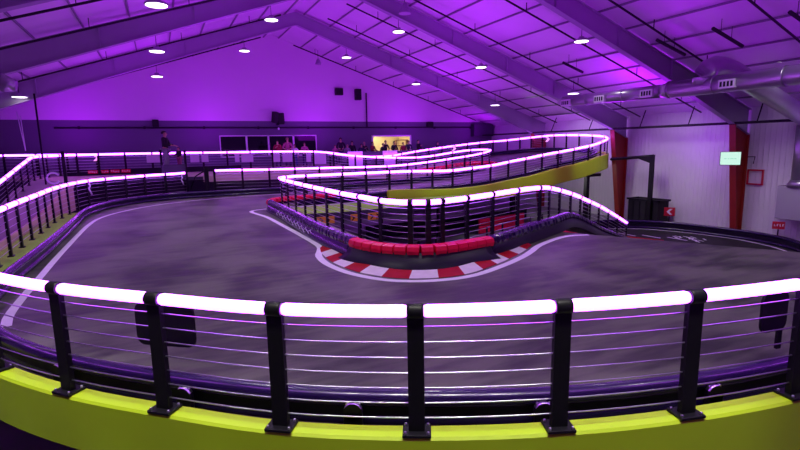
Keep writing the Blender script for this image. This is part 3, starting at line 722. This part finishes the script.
# ------------------------------------------------------------------ building shell
XR, ZR, SL, XL, XW, YF, YN = 7.4, 9.78, .33, -10.6, 25.4, 34.4, -8.
def roof(x): return ZR-SL*abs(x-XR)
fw = B()
def q(x0, x1, z0, z1, m): fw.poly([(x0, YF, z0), (x1, YF, z0), (x1, YF, z1), (x0, YF, z1)], m)
D0, D1, DZ0, DZ1 = 14.47, 17.66, 1.1, 3.09
for x0, x1, z0, z1 in ((XL, D0, -2.3, 4.15), (D1, XW, -2.3, 4.15), (D0, D1, -2.3, DZ0), (D0, D1, DZ1, 4.15)): q(x0, x1, z0, z1, M['wall_lower'])
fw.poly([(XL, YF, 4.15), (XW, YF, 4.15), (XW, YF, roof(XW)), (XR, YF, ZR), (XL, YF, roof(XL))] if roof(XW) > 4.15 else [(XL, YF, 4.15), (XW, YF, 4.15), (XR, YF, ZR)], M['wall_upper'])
struct(fw.build('wall_far'))
struct(B().box((XW+.05, (YF+YN)/2, .86), (.1, YF-YN, 6.32)).build('wall_right', M['ribbed']))
struct(B().box((XL-.05, (YF+YN)/2, .86), (.1, YF-YN, 6.32)).build('wall_left', M['ribbed']))
nw = B(); nw.poly([(XL, YN, -2.3), (XW, YN, -2.3), (XW, YN, 4.1), (XR, YN, ZR), (XL, YN, 4.1)], M['ribbed'])
struct(nw.build('wall_near'))
ce = B()
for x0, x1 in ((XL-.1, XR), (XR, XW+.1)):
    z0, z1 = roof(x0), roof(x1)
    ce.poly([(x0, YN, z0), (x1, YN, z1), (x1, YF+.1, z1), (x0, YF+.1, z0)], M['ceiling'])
for s in (-1, 1):
    for k in range(12):
        x = XR+s*(.5+k*1.48)
        ce.box((x, (YN+YF)/2, roof(x)-.04), (.05, YF-YN, .07), m=M['purlin'])
struct(ce.build('ceiling'))

# steel frames
def frame(y, lab):
    t = thing('steel_frame', lab, 'frame', (XR, y, 0))
    for s in (-1, 1):
        xe = (XW-.12 if s > 0 else XL+.12)-XR
        X = [0, s*4., s*9., s*13., xe*.96, xe]
        D = [.65, .70, .78, .86, 1.08, 1.15]
        # rafter
        r = B()
        top = [(x, roof(XR+x)-.16) for x in X]; bot = [(x, z-d) for (x, z), d in zip(top, D)]
        bot[-1] = (X[-1], top[-1][1]-1.15)
        for (a, b), (c, d) in zip(zip(top, top[1:]), zip(bot, bot[1:])):
            for yy in (-.015, .015): r.poly([(a[0], yy, a[1]), (b[0], yy, b[1]), (d[0], yy, d[1]), (c[0], yy, c[1])])
        for ln, off in ((top, 0), (bot, 0)):
            for p, n_ in zip(ln, ln[1:]):
                d = Vector((n_[0]-p[0], 0, n_[1]-p[1])); c = Vector((p[0]+n_[0], 0, p[1]+n_[1]))/2
                R = Matrix.Rotation(-math.atan2(d.z, d.x), 3, 'Y')
                r.box(c, (d.length+.01, .26, .03), R)
        for k in (1, 2, 3):
            xx = s*(2.5+k*3.2); 
            r.box((xx, 0, roof(XR+xx)-.16-.36), (.03, .24, .70))
        r.build('rafter', M['frame_paint'], t)
        # column, tapered
        c = B()
        zt = roof(XR+xe)-.16; zb = -2.3
        wt, wb = 1.15, .36
        def zb_(x):
            for (xa, za), (xb, zb2) in zip(bot, bot[1:]):
                if min(xa, xb)-1e-6 <= x <= max(xa, xb)+1e-6: return za+(zb2-za)*(x-xa)/(xb-xa)
        web = [(xe, zb_(xe)-.02), (xe-s*wt, zb_(xe-s*wt)-.02), (xe-s*wb, zb), (xe, zb)]
        for yy in (-.015, .015): c.poly([(x, yy, z) for x, z in web])
        for p, n_ in ((web[0], web[3]), (web[1], web[2])):
            d = Vector((n_[0]-p[0], 0, n_[1]-p[1])); m_ = Vector((p[0]+n_[0], 0, p[1]+n_[1]))/2
            c.box(m_, (d.length, .3, .035), Matrix.Rotation(-math.atan2(d.z, d.x), 3, 'Y'))
        c.build('column', M['frame_red'], t)
for y, lab in ((27.9, 'steel roof frame nearest the far wall, on the farthest red column'), (20.95, 'steel roof frame second from the far wall, on the red column beside the gantry'), (14.15, 'steel roof frame third from the far wall, on the red column bearing the bright screen'), (7.5, 'steel roof frame nearest the camera, crossing the top right corner')):
    frame(y, lab)

# black conduit runs under both slopes
def conduit(y, s, lab, a=1.2, b=16.3, tilt=0.):
    t = B().tube([(XR+s*a, y, roof(XR+s*a)-.4), (XR+s*b, y+tilt, roof(XR+s*b)-.4)], .038, 8)
    for k in range(5):
        x = s*(a+(b-a)*(k+.5)/5)
        t.box((XR+x, y+tilt*(abs(x)-a)/(b-a), roof(XR+x)-.215), (.025, .025, .3))
    tag(t.build('conduit', M['blackmatt']), lab, 'pipe', 'black pipes under the roof')
for y, nm in ((33.3, 'against the far wall'), (26.0, 'just in front of the farthest frame'), (23.1, 'just beyond the second frame'), (19.5, 'just in front of the second frame'), (16.0, 'just beyond the third frame'), (12.8, 'just in front of the third frame'), (9.4, 'just beyond the nearest frame')):
    conduit(y, 1, 'thin black pipe under the right roof slope, '+nm, b=15.6 if y > 33 else 17.2)
for y, nm in ((31.7, 'nearest the far wall'), (26.2, 'in front of the farthest frame'), (20.0, 'in front of the second frame'), (17.0, 'nearest the camera')):
    conduit(y, -1, 'thin black pipe under the left roof slope, '+nm, b=17.)
# black pipe along the right wall
pw_ = thing('wall_pipe', 'long black pipe along the right wall with slanted struts', 'pipe', (24.1, 14, 3.08))
B().tube([(0, -22, 0), (0, 20.2, 0)], .06, 8).build('pipe', M['blackmatt'], pw_)
for y in (-11, -7.5, -4, -.9, 2.3, 5.1, 8.7, 12): B().tube([(0, y, 0), (.55, y+.1, .95)], .03, 6).build('strut', M['blackmatt'], pw_)
fpz = B().tube([(-5.2, 34.28, 3.7), (24.5, 34.28, 3.74)], .045, 8)
for k in range(9): fpz.box((-4+k*3.4, 34.33, 3.71), (.12, .14, .16))
tag(fpz.build('wall_pipe', M['blackmatt']), 'thin black pipe along the far wall below the paint line', 'pipe')

# windows and lit doorway in the far wall
xs = [3.68, 5.38, 6.82, 8.53, 10.17]
for k in range(4):
    t = bpy.data.objects.new('window_%d' % (k+1), None); COL.objects.link(t); t.location = ((xs[k]+xs[k+1])/2, 34.34, 2.5); t['kind'] = 'structure'
    w_ = xs[k+1]-xs[k]
    B().box((0, .02, 0), (w_-.1, .03, 1.3)).build('pane', M['glass'], t)
    fr = B()
    for sx in (-1, 1): fr.box((sx*(w_/2-.03), 0, 0), (.06, .09, 1.42))
    for sz in (-1, 1): fr.box((0, 0, sz*.68), (w_, .09, .06))
    fr.build('window_frame', M['white_frame'], t)
dr = B()
W0, W1, WY = D0-.6, D1+.6, YF+3.2
dr.poly([(W0, WY, 1.1), (W1, WY, 1.1), (W1, WY, 3.6), (W0, WY, 3.6)], M['cream'])
dr.poly([(W0, YF+.02, 1.1), (W0, WY, 1.1), (W0, WY, 3.6), (W0, YF+.02, 3.6)], M['cream'])
dr.poly([(W1, YF+.02, 1.1), (W1, WY, 1.1), (W1, WY, 3.6), (W1, YF+.02, 3.6)], M['cream'])
dr.poly([(W0, YF+.02, 3.6), (W1, YF+.02, 3.6), (W1, WY, 3.6), (W0, WY, 3.6)], M['white_frame'])
dr.poly([(W0, YF+.02, 1.1), (W1, YF+.02, 1.1), (W1, WY, 1.1), (W0, WY, 1.1)], M['concrete'])
struct(dr.build('wall_room'))
df = B()
for x in (D0, D1): df.box((x, 34.36, 2.1), (.1, .12, 2.0), m=M['white_frame'])
df.box(((D0+D1)/2, 34.36, 3.1), (D1-D0+.1, .12, .1), m=M['white_frame'])
struct(df.build('door_1'))
sh = thing('shelf', 'brown wooden shelf frame in the lit room behind the crowd', 'shelf', (17.15, 34.9, 1.1))
for x in (-.48, .48): B().box((x, 0, .85), (.07, .3, 1.7)).build('side_panel', M['brown'], sh)
for z in (.3, .8, 1.25, 1.68): B().box((0, 0, z), (.96, .3, .06)).build('shelf_board', M['brown'], sh)

# things on the far wall
def speaker(lab, x, z, w, h, d=.3):
    t = thing('speaker', lab, 'speaker', (x, YF-d/2-.03, z))
    B().box((0, 0, 0), (w, d, h), bev=.02).build('cabinet', M['blackmatt'], t)
    B().box((0, -d/2-.005, 0), (w*.84, .012, h*.84)).build('grille', M['black'], t)
    return t
speaker('small square black speaker high on the far wall', 11.94, 6.22, .55, .48)
speaker('taller black speaker high on the far wall, right of the square one', 13.38, 6.06, .45, .78)
speaker('small black speaker on the paint line of the far wall at left', .03, 3.97, .36, .44)
speaker('small black speaker on the paint line of the far wall at right', 19.33, 3.95, .5, .4)
tw = thing('speaker', 'pair of angled black loudspeakers over the dark windows', 'speaker', (7.5, 34.1, 3.6))
for x, z, a in ((-.22, .78, .35), (.2, .7, -.45)):
    o = B().box((0, 0, 0), (.34, .36, .72), bev=.03).build('cabinet', M['blackmatt'], tw); o.location = (x, -.12, z); o.rotation_euler = (.25, 0, a)
B().box((0, .17, .48), (.14, .26, .4)).build('bracket', M['black'], tw)
B().lathe([(.05, 0), (.07, .1), (.03, .16)], (-.02, -.1, -.05), 10, m=M['sign_white']).build('lamp', None, tw)
tag(B().box((14.05, 34.3, 4.95), (.07, .08, 2.5)).build('pole', M['blackmatt']), 'thin black vertical pipe on the far wall right of the speakers', 'pole')
tag(B().box((24.2, 34.1, 3.5), (1.9, .5, 1.0)).build('wall_cabinet', M['dark_panel']), 'dark box high in the far right corner', 'cabinet')

# ceiling lamps
lamp_pts = [((.31, 29.97, 6.19), 'under the left slope, far row'), ((.31, 22.54, 6.19), 'under the left slope, middle row'), ((.31, 15.55, 6.19), 'under the left slope, near row'),
            ((4.91, 29.97, 7.79), 'left of the ridge, far row'), ((4.91, 22.54, 7.79), 'left of the ridge, near row'), ((11.03, 29.97, 7.79), 'right of the ridge, far row'), ((11.03, 22.54, 7.79), 'right of the ridge, near row'),
            ((15.89, 29.97, 6.37), 'mid right slope, far row'), ((15.89, 22.54, 6.37), 'mid right slope, middle row'), ((15.89, 15.55, 6.37), 'mid right slope, near row'),
            ((19.87, 26.6, 4.8), 'lowest on the right slope, far'), ((19.9, 19.9, 4.86), 'lowest on the right slope, above the duct end'), ((-5.3, 27.5, 4.75), 'at the far left beside the roof beam')]
L0 = None
for k, (p, lab) in enumerate(lamp_pts):
    t = thing('ceiling_light', 'round white high bay lamp '+lab, 'lamp', p, group='high bay lamps under the roof')
    if L0 is None:
        h_ = B().lathe([(.28, .012), (.31, .02), (.29, .07), (.12, .14), (.1, .2)], n=20).build('housing', M['frame_paint'], t)
        l_ = B().lathe([(.275, 0), (.275, .02)], n=24).build('diffuser', M['lamp'], t)
        L0 = (h_, l_)
    else:
        inst('housing', L0[0], t, (0, 0, 0)); inst('diffuser', L0[1], t, (0, 0, 0))
    up_ = roof(p[0])-.1-p[2]
    B().tube([(0, 0, .18), (0, 0, up_)], .012, 6).build('hanger', M['blackmatt'], t)

# ducts
dt = thing('air_duct', 'long silver round air duct with outlet vents under the right roof slope', 'duct', (17.95, 12, 4.3))
B().tube([(0, 6.5, 0), (0, 1.2, -.05)], .25, 20, cap=True).build('pipe', M['duct'], dt)
B().tube([(0, 1.3, -.05), (0, .9, -.05)], [.25, .3], 20).build('reducer', M['duct'], dt)
B().tube([(0, .9, -.05), (0, -16, .0)], .31, 24).build('pipe', M['duct'], dt)
for y in (5, 3, .95, -.8, -3): B().tube([(0, y, -.04), (0, y+.06, -.04)], .33 if y < 1 else .27, 20).build('joint_ring', M['duct'], dt)
B().tube(spline([(0, -.3, .0), (.04, -.35, .4), (.45, -.4, .66), (1.3, -.45, .56), (3, -.5, .0), (5.4, -.5, -.72), (6.85, -.45, -1.15)], .35), .36, 20).build('elbow', M['duct'], dt)
for y in (6.1, 4.1, 1.75, -1.35):
    v_ = B().box((-.28, y, -.1), (.16, .56, .3), bev=.02).build('vent', M['white_frame'], dt)
    g_ = B()
    for j in range(4): g_.box((-.365, y-.18+j*.12, -.1), (.012, .07, .17))
    g_.build('vent_slot', M['duct_dark'], v_)
B().tube([(0, 6.5, 0), (0, 6.85, 0)], [.25, .12], 20).build('end_cap', M['duct'], dt)
ld = thing('air_duct', 'silver round duct with flared mouth at the upper left edge', 'duct', (-3.5, 18, 4.2))
B().tube([(-5.2, 0, .35), (-.35, 0, .1)], .27, 20).build('pipe', M['duct'], ld)
B().tube([(-.35, 0, .1), (0, 0, .03)], [.27, .16], 20).build('mouth', M['duct'], ld)
B().tube([(-1.2, 0, .3), (-1.2, 0, 1.7)], .012, 6).build('hanger', M['blackmatt'], ld)
vd = thing('wall_duct', 'vertical duct with grey metal box on the right wall at the frame edge', 'duct', (24.9, 11.9, -1.2))
B().tube([(0, -.35, 1.75), (0, -.35, 4.35)], .36, 20).build('pipe', M['duct'], vd)
B().lathe([(.52, 1.45), (.37, 1.75)], (0, -.35, 0), 20).build('collar', M['duct'], vd)
B().box((0, -.3, .75), (.8, 1.25, 1.45), bev=.02).build('box', M['grey_plastic'], vd)
B().box((-.05, -1.25, .65), (.7, .65, 1.0), bev=.02).build('side_box', M['grey_plastic'], vd)
# dark strips hanging under the right slope
for (x0, y0, z0), (x1, y1, z1), lab in (((17.23, 17.94, 6.0), (18.43, 17.87, 5.6), 'farthest from the camera'), ((17.1, 13.03, 6.05), (18.54, 12.87, 5.57), 'beside the third frame'), ((17.14, 10.97, 6.03), (18.66, 10.84, 5.53), 'above the big duct'), ((17.17, 8.72, 6.02), (18.6, 8.6, 5.55), 'nearest the frame corner')):
    t = thing('heater_strip', 'dark strip heater hung under the right roof slope, '+lab, 'heater', (x0, y0, z0), group='strip heaters under the roof')
    B().tube([(0, 0, 0), (x1-x0, y1-y0, z1-z0)], .06, 6).build('tube', M['blackmatt'], t)
    for f_ in (.3, .7): B().tube([((x1-x0)*f_, 0, (z1-z0)*f_), ((x1-x0)*f_, 0, (z1-z0)*f_+.5)], .01, 5).build('hanger', M['blackmatt'], t)
# pendant horns
def horn(lab, loc, s):
    t = thing('pendant_speaker', lab, 'speaker', loc)
    B().lathe([(.30*s, 0), (.28*s, .08*s), (.17*s, .35*s), (.09*s, .5*s)], n=18).build('cone', M['frame_paint'], t)
    B().tube([(0, 0, .5*s), (0, 0, roof(loc[0])-.1-loc[2])], .012, 6).build('hanger', M['blackmatt'], t)
horn('cone pendant hanging before the far wall near the ridge', (10.2, 33.2, 7.85), .7)
horn('large cone pendant at the top edge beside the second frame', (10.15, 20.1, 7.98), .9)

# screen, bracket and red square on the right wall
sc_ = thing('screen', 'bright green-white screen hung on the third red column', 'screen', (23.72, 13.88, 1.17), math.radians(-58))
B().box((0, .04, .3), (.82, .05, .62), bev=.01).build('case', M['blackmatt'], sc_)
B().box((0, .008, .3), (.78, .012, .58)).build('panel', M['screen'], sc_)
k_ = B()
for j, w2 in enumerate((.1, .06, .12, .08)): k_.box((-.2+j*.13, -.001, .29), (w2, .004, .035))
k_.build('lettering', M['screen_mark'], sc_)
tag(B().tube([(25.32, 14.05, 1.5), (24.95, 13.5, 1.52), (25.32, 13.75, 1.2)], .025, 6).build('wall_bracket', M['black']), 'small dark triangular bracket on the right wall beside the red column', 'bracket')
rf = B()
for y in (13.3, 13.95): rf.box((25.33, y, .55), (.05, .07, .68))
for z in (.22, .88): rf.box((25.33, 13.62, z), (.05, .72, .07))
tag(rf.build('square_frame', M['sign_red']), 'thin red square frame on the right wall', 'frame')

# ------------------------------------------------------------------ people
def skin_mesh(name, verts, edges, radii, root, sub=1):
    me = bpy.data.meshes.new(name); me.from_pydata([Vector(v) for v in verts], edges, [])
    o = bpy.data.objects.new(name, me); COL.objects.link(o)
    o.modifiers.new('s', 'SKIN'); o.modifiers.new('u', 'SUBSURF').levels = sub
    for i, r in enumerate(radii):
        sv = me.skin_vertices[0].data[i]; sv.radius = (r, r) if not hasattr(r, '__len__') else r; sv.use_root = (i == root)
    dg = bpy.context.evaluated_depsgraph_get()
    ev = o.evaluated_get(dg); m2 = bpy.data.meshes.new_from_object(ev)
    bpy.data.objects.remove(o); bpy.data.meshes.remove(me)
    m2.name = name
    for p in m2.polygons: p.use_smooth = True
    return m2
def pose(kind):
    # joints, facing -Y
    J = {'pelvis': (0, 0, .93), 'waist': (0, 0, 1.08), 'chest': (0, 0, 1.28), 'neckb': (0, .0, 1.44), 'neck': (0, -.01, 1.50), 'jaw': (0, -.03, 1.56), 'head': (0, -.01, 1.64), 'crown': (0, .0, 1.70), 'nose': (0, -.125, 1.605)}
    for s, n in ((-1, 'l'), (1, 'r')):
        J['sh'+n] = (s*.18, 0, 1.40); J['hip'+n] = (s*.095, 0, .88); J['kn'+n] = (s*.11, -.02, .49); J['an'+n] = (s*.12, .02, .09); J['toe'+n] = (s*.14, -.15, .035)
        if kind == 0: J['el'+n] = (s*.25, .02, 1.12); J['wr'+n] = (s*.24, -.12, .90)
        elif kind == 1: J['el'+n] = (s*.27, -.06, 1.15); J['wr'+n] = (s*.14, -.30, 1.10)
        else:
            J['el'+n] = (s*.25, -.08, 1.14); J['wr'+n] = (s*(.05 if s < 0 else .12), -.28, 1.30 if s < 0 else 1.08)
    return J
BODY = {}
def body_meshes(kind):
    if kind in BODY: return BODY[kind]
    J = pose(kind); names = list(J); V = [J[n] for n in names]; R = []; E = []
    rad = {'pelvis': (.13, .10), 'waist': (.12, .09), 'chest': (.135, .10), 'neckb': .07, 'neck': .052, 'jaw': .068, 'head': (.078, .092), 'crown': .06, 'nose': .012, 'sh': .058, 'el': .042, 'wr': .028, 'hip': .085, 'kn': .055, 'an': .038, 'toe': .033}
    for n in names: R.append(rad[n] if n in rad else rad[n[:-1]])
    ix = {n: i for i, n in enumerate(names)}
    def e(a, b): E.append((ix[a], ix[b]))
    for a, b in (('pelvis', 'waist'), ('waist', 'chest'), ('chest', 'neckb'), ('neckb', 'neck'), ('neck', 'jaw'), ('jaw', 'head'), ('head', 'crown'), ('head', 'nose')): e(a, b)
    for n in 'lr':
        for a, b in (('neckb', 'sh'), ('sh', 'el'), ('el', 'wr'), ('pelvis', 'hip'), ('hip', 'kn'), ('kn', 'an'), ('an', 'toe')):
            e(a if a in ('neckb', 'pelvis') else a+n, b+n)
        w = Vector(J['wr'+n]); d = (w-Vector(J['el'+n])).normalized(); sx = -1 if n == 'l' else 1
        side = d.cross(Vector((0, 0, 1)))
        side = side.normalized() if side.length > .1 else Vector((1, 0, 0))
        palm = w+d*.07; V.append(palm); R.append((.036, .018)); pi_ = len(V)-1; E.append((ix['wr'+n], pi_))
        for k, (o_, L) in enumerate(((-.03, .068), (-.01, .078), (.01, .074), (.03, .058))):
            a = palm+side*o_+d*.03; b = a+d*L*.55+Vector((0, 0, -.012)); c = b+d*L*.35+Vector((0, 0, -.025))
            i0 = len(V); V += [a, b, c]; R += [.0095, .0085, .007]; E += [(pi_, i0), (i0, i0+1), (i0+1, i0+2)]
        i0 = len(V); a = w+d*.03+side*(-.04*sx); V += [a, a+d*.045+side*(-.02*sx)]; R += [.011, .009]; E += [(ix['wr'+n], i0), (i0, i0+1)]
    body = skin_mesh('body', V, E, R, 0)
    # jacket
    tn = ['pelvis', 'waist', 'chest', 'neckb', 'shl', 'ell', 'wrl', 'shr', 'elr', 'wrr']; tx = {n: i for i, n in enumerate(tn)}
    tv = [Vector(J[n]) for n in tn]
    for n in 'lr': tv[tx['wr'+n]] = Vector(J['el'+n]).lerp(Vector(J['wr'+n]), .9)
    tr_ = [(.155, .125), (.14, .112), (.158, .122), .082, .075, .058, .043, .075, .058, .043]
    te = [(0, 1), (1, 2), (2, 3), (3, 4), (4, 5), (5, 6), (3, 7), (7, 8), (8, 9)]
    top = skin_mesh('jacket', tv, te, tr_, 0)
    ln_ = ['pelvis', 'hipl', 'knl', 'anl', 'hipr', 'knr', 'anr']
    leg = skin_mesh('trousers', [J[n] for n in ln_], [(0, 1), (1, 2), (2, 3), (0, 4), (4, 5), (5, 6)], [(.145, .115), .102, .072, .058, .102, .072, .058], 0)
    # hair: cap over the back and top of the head
    bm = bmesh.new(); bmesh.ops.create_uvsphere(bm, u_segments=16, v_segments=12, radius=1.)
    for v in list(bm.verts):
        if v.co.z < -.45 or (v.co.y < -.35 and v.co.z < .42): bm.verts.remove(v)
    for v in bm.verts: v.co = Vector((v.co.x*.093, v.co.y*.108+.004, v.co.z*.112+1.655))
    hr = bpy.data.meshes.new('hair'); bm.to_mesh(hr); bm.free()
    for p in hr.polygons: p.use_smooth = True
    bm = bmesh.new()
    for s in (-1, 1):
        r_ = bmesh.ops.create_uvsphere(bm, u_segments=8, v_segments=6, radius=.011)
        for v in r_['verts']: v.co += Vector((s*.032, -.098, 1.635))
    ey = bpy.data.meshes.new('eyes'); bm.to_mesh(ey); bm.free()
    for m_ in (body, top, leg, hr, ey): m_.materials.clear(); m_.materials.append(SKIN)
    BODY[kind] = (('body', body), ('jacket', top), ('trousers', leg), ('hair', hr), ('eyes', ey)); return BODY[kind]
def person(lab, loc, rz, kind, top, legs, hair, s=1., group=None, sx=1.):
    t = thing('person', lab, 'person', loc, rz, group); t.scale = (s*sx, s*sx, s)
    for nm, me in body_meshes(kind):
        o = bpy.data.objects.new(nm, me); COL.objects.link(o); o.parent = t
        o.material_slots[0].link = 'OBJECT'
        o.material_slots[0].material = {'body': SKIN, 'jacket': CLOTH[top], 'trousers': CLOTH[legs], 'hair': HAIR[hair], 'eyes': M['blackmatt']}[nm]
    return t
person('marshal in a black jacket and grey trousers standing on the dark stand, facing right', (.36, 27.95, 1.325), math.radians(70), 1, 'black', 'grey', 'dark', 1.12, sx=1.2)
person('smaller person in a black top and pink trousers beside the marshal', (.98, 28.05, 1.335), math.radians(-60), 1, 'black', 'pink', 'brown', .64, sx=1.25)
crowd = [(6.85, 31.7, 1.07, 2, 'red', 'navy', 'dark', 1.0, 'person in a red top at the left edge of the third window'),
         (7.46, 31.6, 1.07, 1, 'pink', 'navy', 'fair', 1.08, 'tall person in a pink top at the rail before the third window'),
         (7.95, 31.8, 1.07, 0, 'white', 'blue', 'brown', .84, 'short person in a white top at the platform rail between the third and fourth windows'),
         (8.6, 31.8, 1.07, 1, 'pink', 'navy', 'brown', .9, 'person in a pale pink top before the fourth dark window'),
         (10.95, 32.6, 1.03, 0, 'pink', 'navy', 'brown', .82, 'short person at the left end of the crowd'),
         (11.47, 32.9, 1.03, 1, 'black', 'navy', 'dark', 1.1, 'tall person in black with dark hair near the left end of the crowd'),
         (11.85, 32.6, 1.03, 2, 'grey', 'navy', 'fair', .83, 'short person in grey beside the tall one in black'),
         (12.3, 32.9, .97, 0, 'black', 'black', 'dark', 1.0, 'person in black in the gap left of the lit doorway'),
         (12.82, 32.4, .97, 0, 'navy', 'black', 'dark', .88, 'shorter person in navy in the gap left of the lit doorway'),
         (13.27, 33, .97, 2, 'black', 'navy', 'fair', .96, 'fair-haired person in black left of the lit doorway'),
         (13.95, 33.1, .97, 1, 'red', 'navy', 'brown', .96, 'person in a red top at the left edge of the lit doorway'),
         (14.5, 32.5, .98, 0, 'black', 'black', 'dark', .88, 'shorter dark figure inside the left edge of the lit doorway'),
         (14.95, 33.05, .98, 2, 'black', 'blue', 'dark', 1.0, 'dark-haired person in black before the lit doorway, leftmost tall one'),
         (15.62, 33, 1.0, 1, 'black', 'navy', 'brown', .95, 'person in black in the middle of the lit doorway'),
         (16.15, 32.6, 1.0, 0, 'red', 'navy', 'brown', .9, 'shorter person in red in the middle of the lit doorway'),
         (16.8, 33, 1.04, 1, 'navy', 'black', 'dark', .95, 'person in navy before the brown shelf'),
         (17.62, 33, 1.06, 2, 'black', 'navy', 'dark', .96, 'person in black at the right edge of the lit doorway'),
         (19.3, 33, 1.12, 0, 'navy', 'navy', 'dark', .84, 'lone person in navy at the right end of the crowd')]
for x, y, z, kd, tp, lg, hr, s, lab in crowd:
    person(lab, (x, y, z+.01), math.radians(random.uniform(-35, 35)), kd, tp, lg, hr, s, 'spectators by the far wall')

# ------------------------------------------------------------------ light
def area(name, loc, target, col, power, sx, sy=None, spread=None):
    l = bpy.data.lights.new(name, 'AREA'); l.energy = power; l.color = col; l.size = sx
    if sy: l.shape = 'RECTANGLE'; l.size_y = sy
    if spread: l.spread = spread
    o = bpy.data.objects.new(name, l); COL.objects.link(o); o.location = loc
    o.rotation_euler = (Vector(target)-Vector(loc)).to_track_quat('-Z', 'Y').to_euler()
    return o
VI = (.42, .0, 1.)
HB, HBC = 165, (1., .97, .9)
MG = (.46, .0, 1.)
for (x, y, e) in ((0, 27, 115), (8, 27, 115), (16, 27, 125), (3, 20.5, 190), (12, 19, 190), (20, 16, 170), (3, 11, 190), (12, 9, 190), (20, 6, 170), (3, 1, 190), (14, 0, 190)):
    area('purple_fill', (x, y, 3.3), (x, y, 10), VI, e*1.12, 2.5)  # added upward fill standing in for tube bounce, no fixture here
for x in (-4, 3, 10, 17, 23):
    area('wall_fill', (x, 32.6, 3.4), (x, 34.4, 5.2), MG, 24, 1.6)  # added purple fill for the upper far wall, no fixture here
    area('wall_fill', (x, 31.2, 4.2), (x, 34.4, 2.6), (.30, .0, 1.), 34, 2.4)  # added purple fill for the lower far wall, no fixture here
for y in (4, 10, 16, 22): area('wall_fill', (23.4, y, 2.2), (25.4, y, 3.0), (.34, .0, 1.), 26, 2.)  # added purple fill for the top of the right wall
def bay_or_fill_spot(p, e, tg=None, cone=2.4, blend=.6, col=HBC):  # serves both the roof lamps and the added fill spots
    l = bpy.data.lights.new('bay_or_fill_spot', 'SPOT'); l.energy = e; l.color = col; l.spot_size = cone; l.spot_blend = blend; l.shadow_soft_size = .25
    o = bpy.data.objects.new('bay_or_fill_spot', l); COL.objects.link(o); o.location = p
    if tg: o.rotation_euler = (Vector(tg)-Vector(p)).to_track_quat('-Z', 'Y').to_euler()
for p, lab in lamp_pts:
    bay_or_fill_spot((p[0], p[1], p[2]-.06), HB*(.15 if p[1] > 26 else 1.7 if p[0] < 6 else 1.), cone=2.0)
for p in ((15.9, 8.3, 6.37), (11, 8.5, 7.8), (4.9, 8.5, 7.8), (4.9, 15.55, 7.79), (11.03, 15.55, 7.79), (.3, 8.5, 6.2), (3, 1.5, 7.2), (8, 1.5, 7.6)): bay_or_fill_spot(p, HB*(1.8 if p[0] < 6 and p[1] > 5 else 1.))
for x, tx, tz in ((12.5, 12.5, .1), (15.9, 17, .4), (19.5, 21.5, 1.)): bay_or_fill_spot((x, 15.7, min(5.9, 11.6-.36*x)), 300, (tx, 20, tz), .62, .8, (1, 1, .8))  # added spots that brighten the lime bend edge, not roof lamps
WL_ = (1., .88, 1.)
for (x, y, z), tg, e in (((20.6, 10.9, 4.6), (25.4, 12.6, -.8), 27), ((20.5, 8.5, 5.0), (25.4, 9.5, -.8), 18), ((20., 17.2, 4.8), (25.4, 17.2, -.8), 31), ((20., 24.5, 5.0), (25.4, 23, .3), 32)):
    area('side_wall_fill', (x, y, z), (tg[0], tg[1], tg[2]+.3), WL_, e, 1.6, spread=1.3)  # added soft fill to whiten the right wall, no fixture modelled
area('under_bend_fill', (20.5, 23.2, .1), (25.4, 23.5, -.6), WL_, 45, .8)  # added fill that brightens the wall under the bend
for k in range(9):
    d_ = .9+k*1.12; p_ = PF.at(d_); t_ = PF.dir(d_); o_ = Vector((-t_.y, t_.x, 0)).normalized()
    if o_.dot(Vector((1, 1, 0))) > 0: o_ = -o_
    bay_or_fill_spot((p_.x+o_.x*1.3, p_.y+o_.y*1.3, 6.2), 620, (p_.x+o_.x*.35, p_.y+o_.y*.35, .1), .46, .6, (1, 1, .8))  # added narrow spots that brighten only the front lime edge
l = bpy.data.lights.new('room_lamp', 'POINT'); l.energy = 120; l.color = (1, .82, .5); l.shadow_soft_size = .2
o = bpy.data.objects.new('room_lamp', l); COL.objects.link(o); o.location = (15.8, 36, 3.3)
w = bpy.data.worlds.new('World'); SC.world = w; w.use_nodes = True
w.node_tree.nodes['Background'].inputs[0].default_value = (.25, .08, .5, 1); w.node_tree.nodes['Background'].inputs[1].default_value = .02

# ------------------------------------------------------------------ camera
cd = bpy.data.cameras.new('camera'); cam = bpy.data.objects.new('camera', cd); COL.objects.link(cam)
yaw, pitch, roll, F = (0.450891, 0.158655, -0.018545, 491.3820)
f = Vector((math.sin(yaw)*math.cos(pitch), math.cos(yaw)*math.cos(pitch), -math.sin(pitch)))
r = Vector((math.cos(yaw), -math.sin(yaw), 0)); u = r.cross(f)
c_, s_ = math.cos(roll), math.sin(roll)
r, u = c_*r+s_*u, -s_*r+c_*u
mw = Matrix((r, u, -f)).transposed().to_4x4(); mw.translation = (0, 0, 2.3)
cam.matrix_world = mw
cd.sensor_width = 36; cd.lens = 36*F/800; cd.clip_start = .05; cd.clip_end = 200
SC.camera = cam
vs = SC.view_settings
vs.view_transform = 'Standard'; vs.look = 'None'; vs.exposure = 0.; vs.gamma = 1.; vs.use_curve_mapping = False
SC.cycles.caustics_reflective = False; SC.cycles.caustics_refractive = False
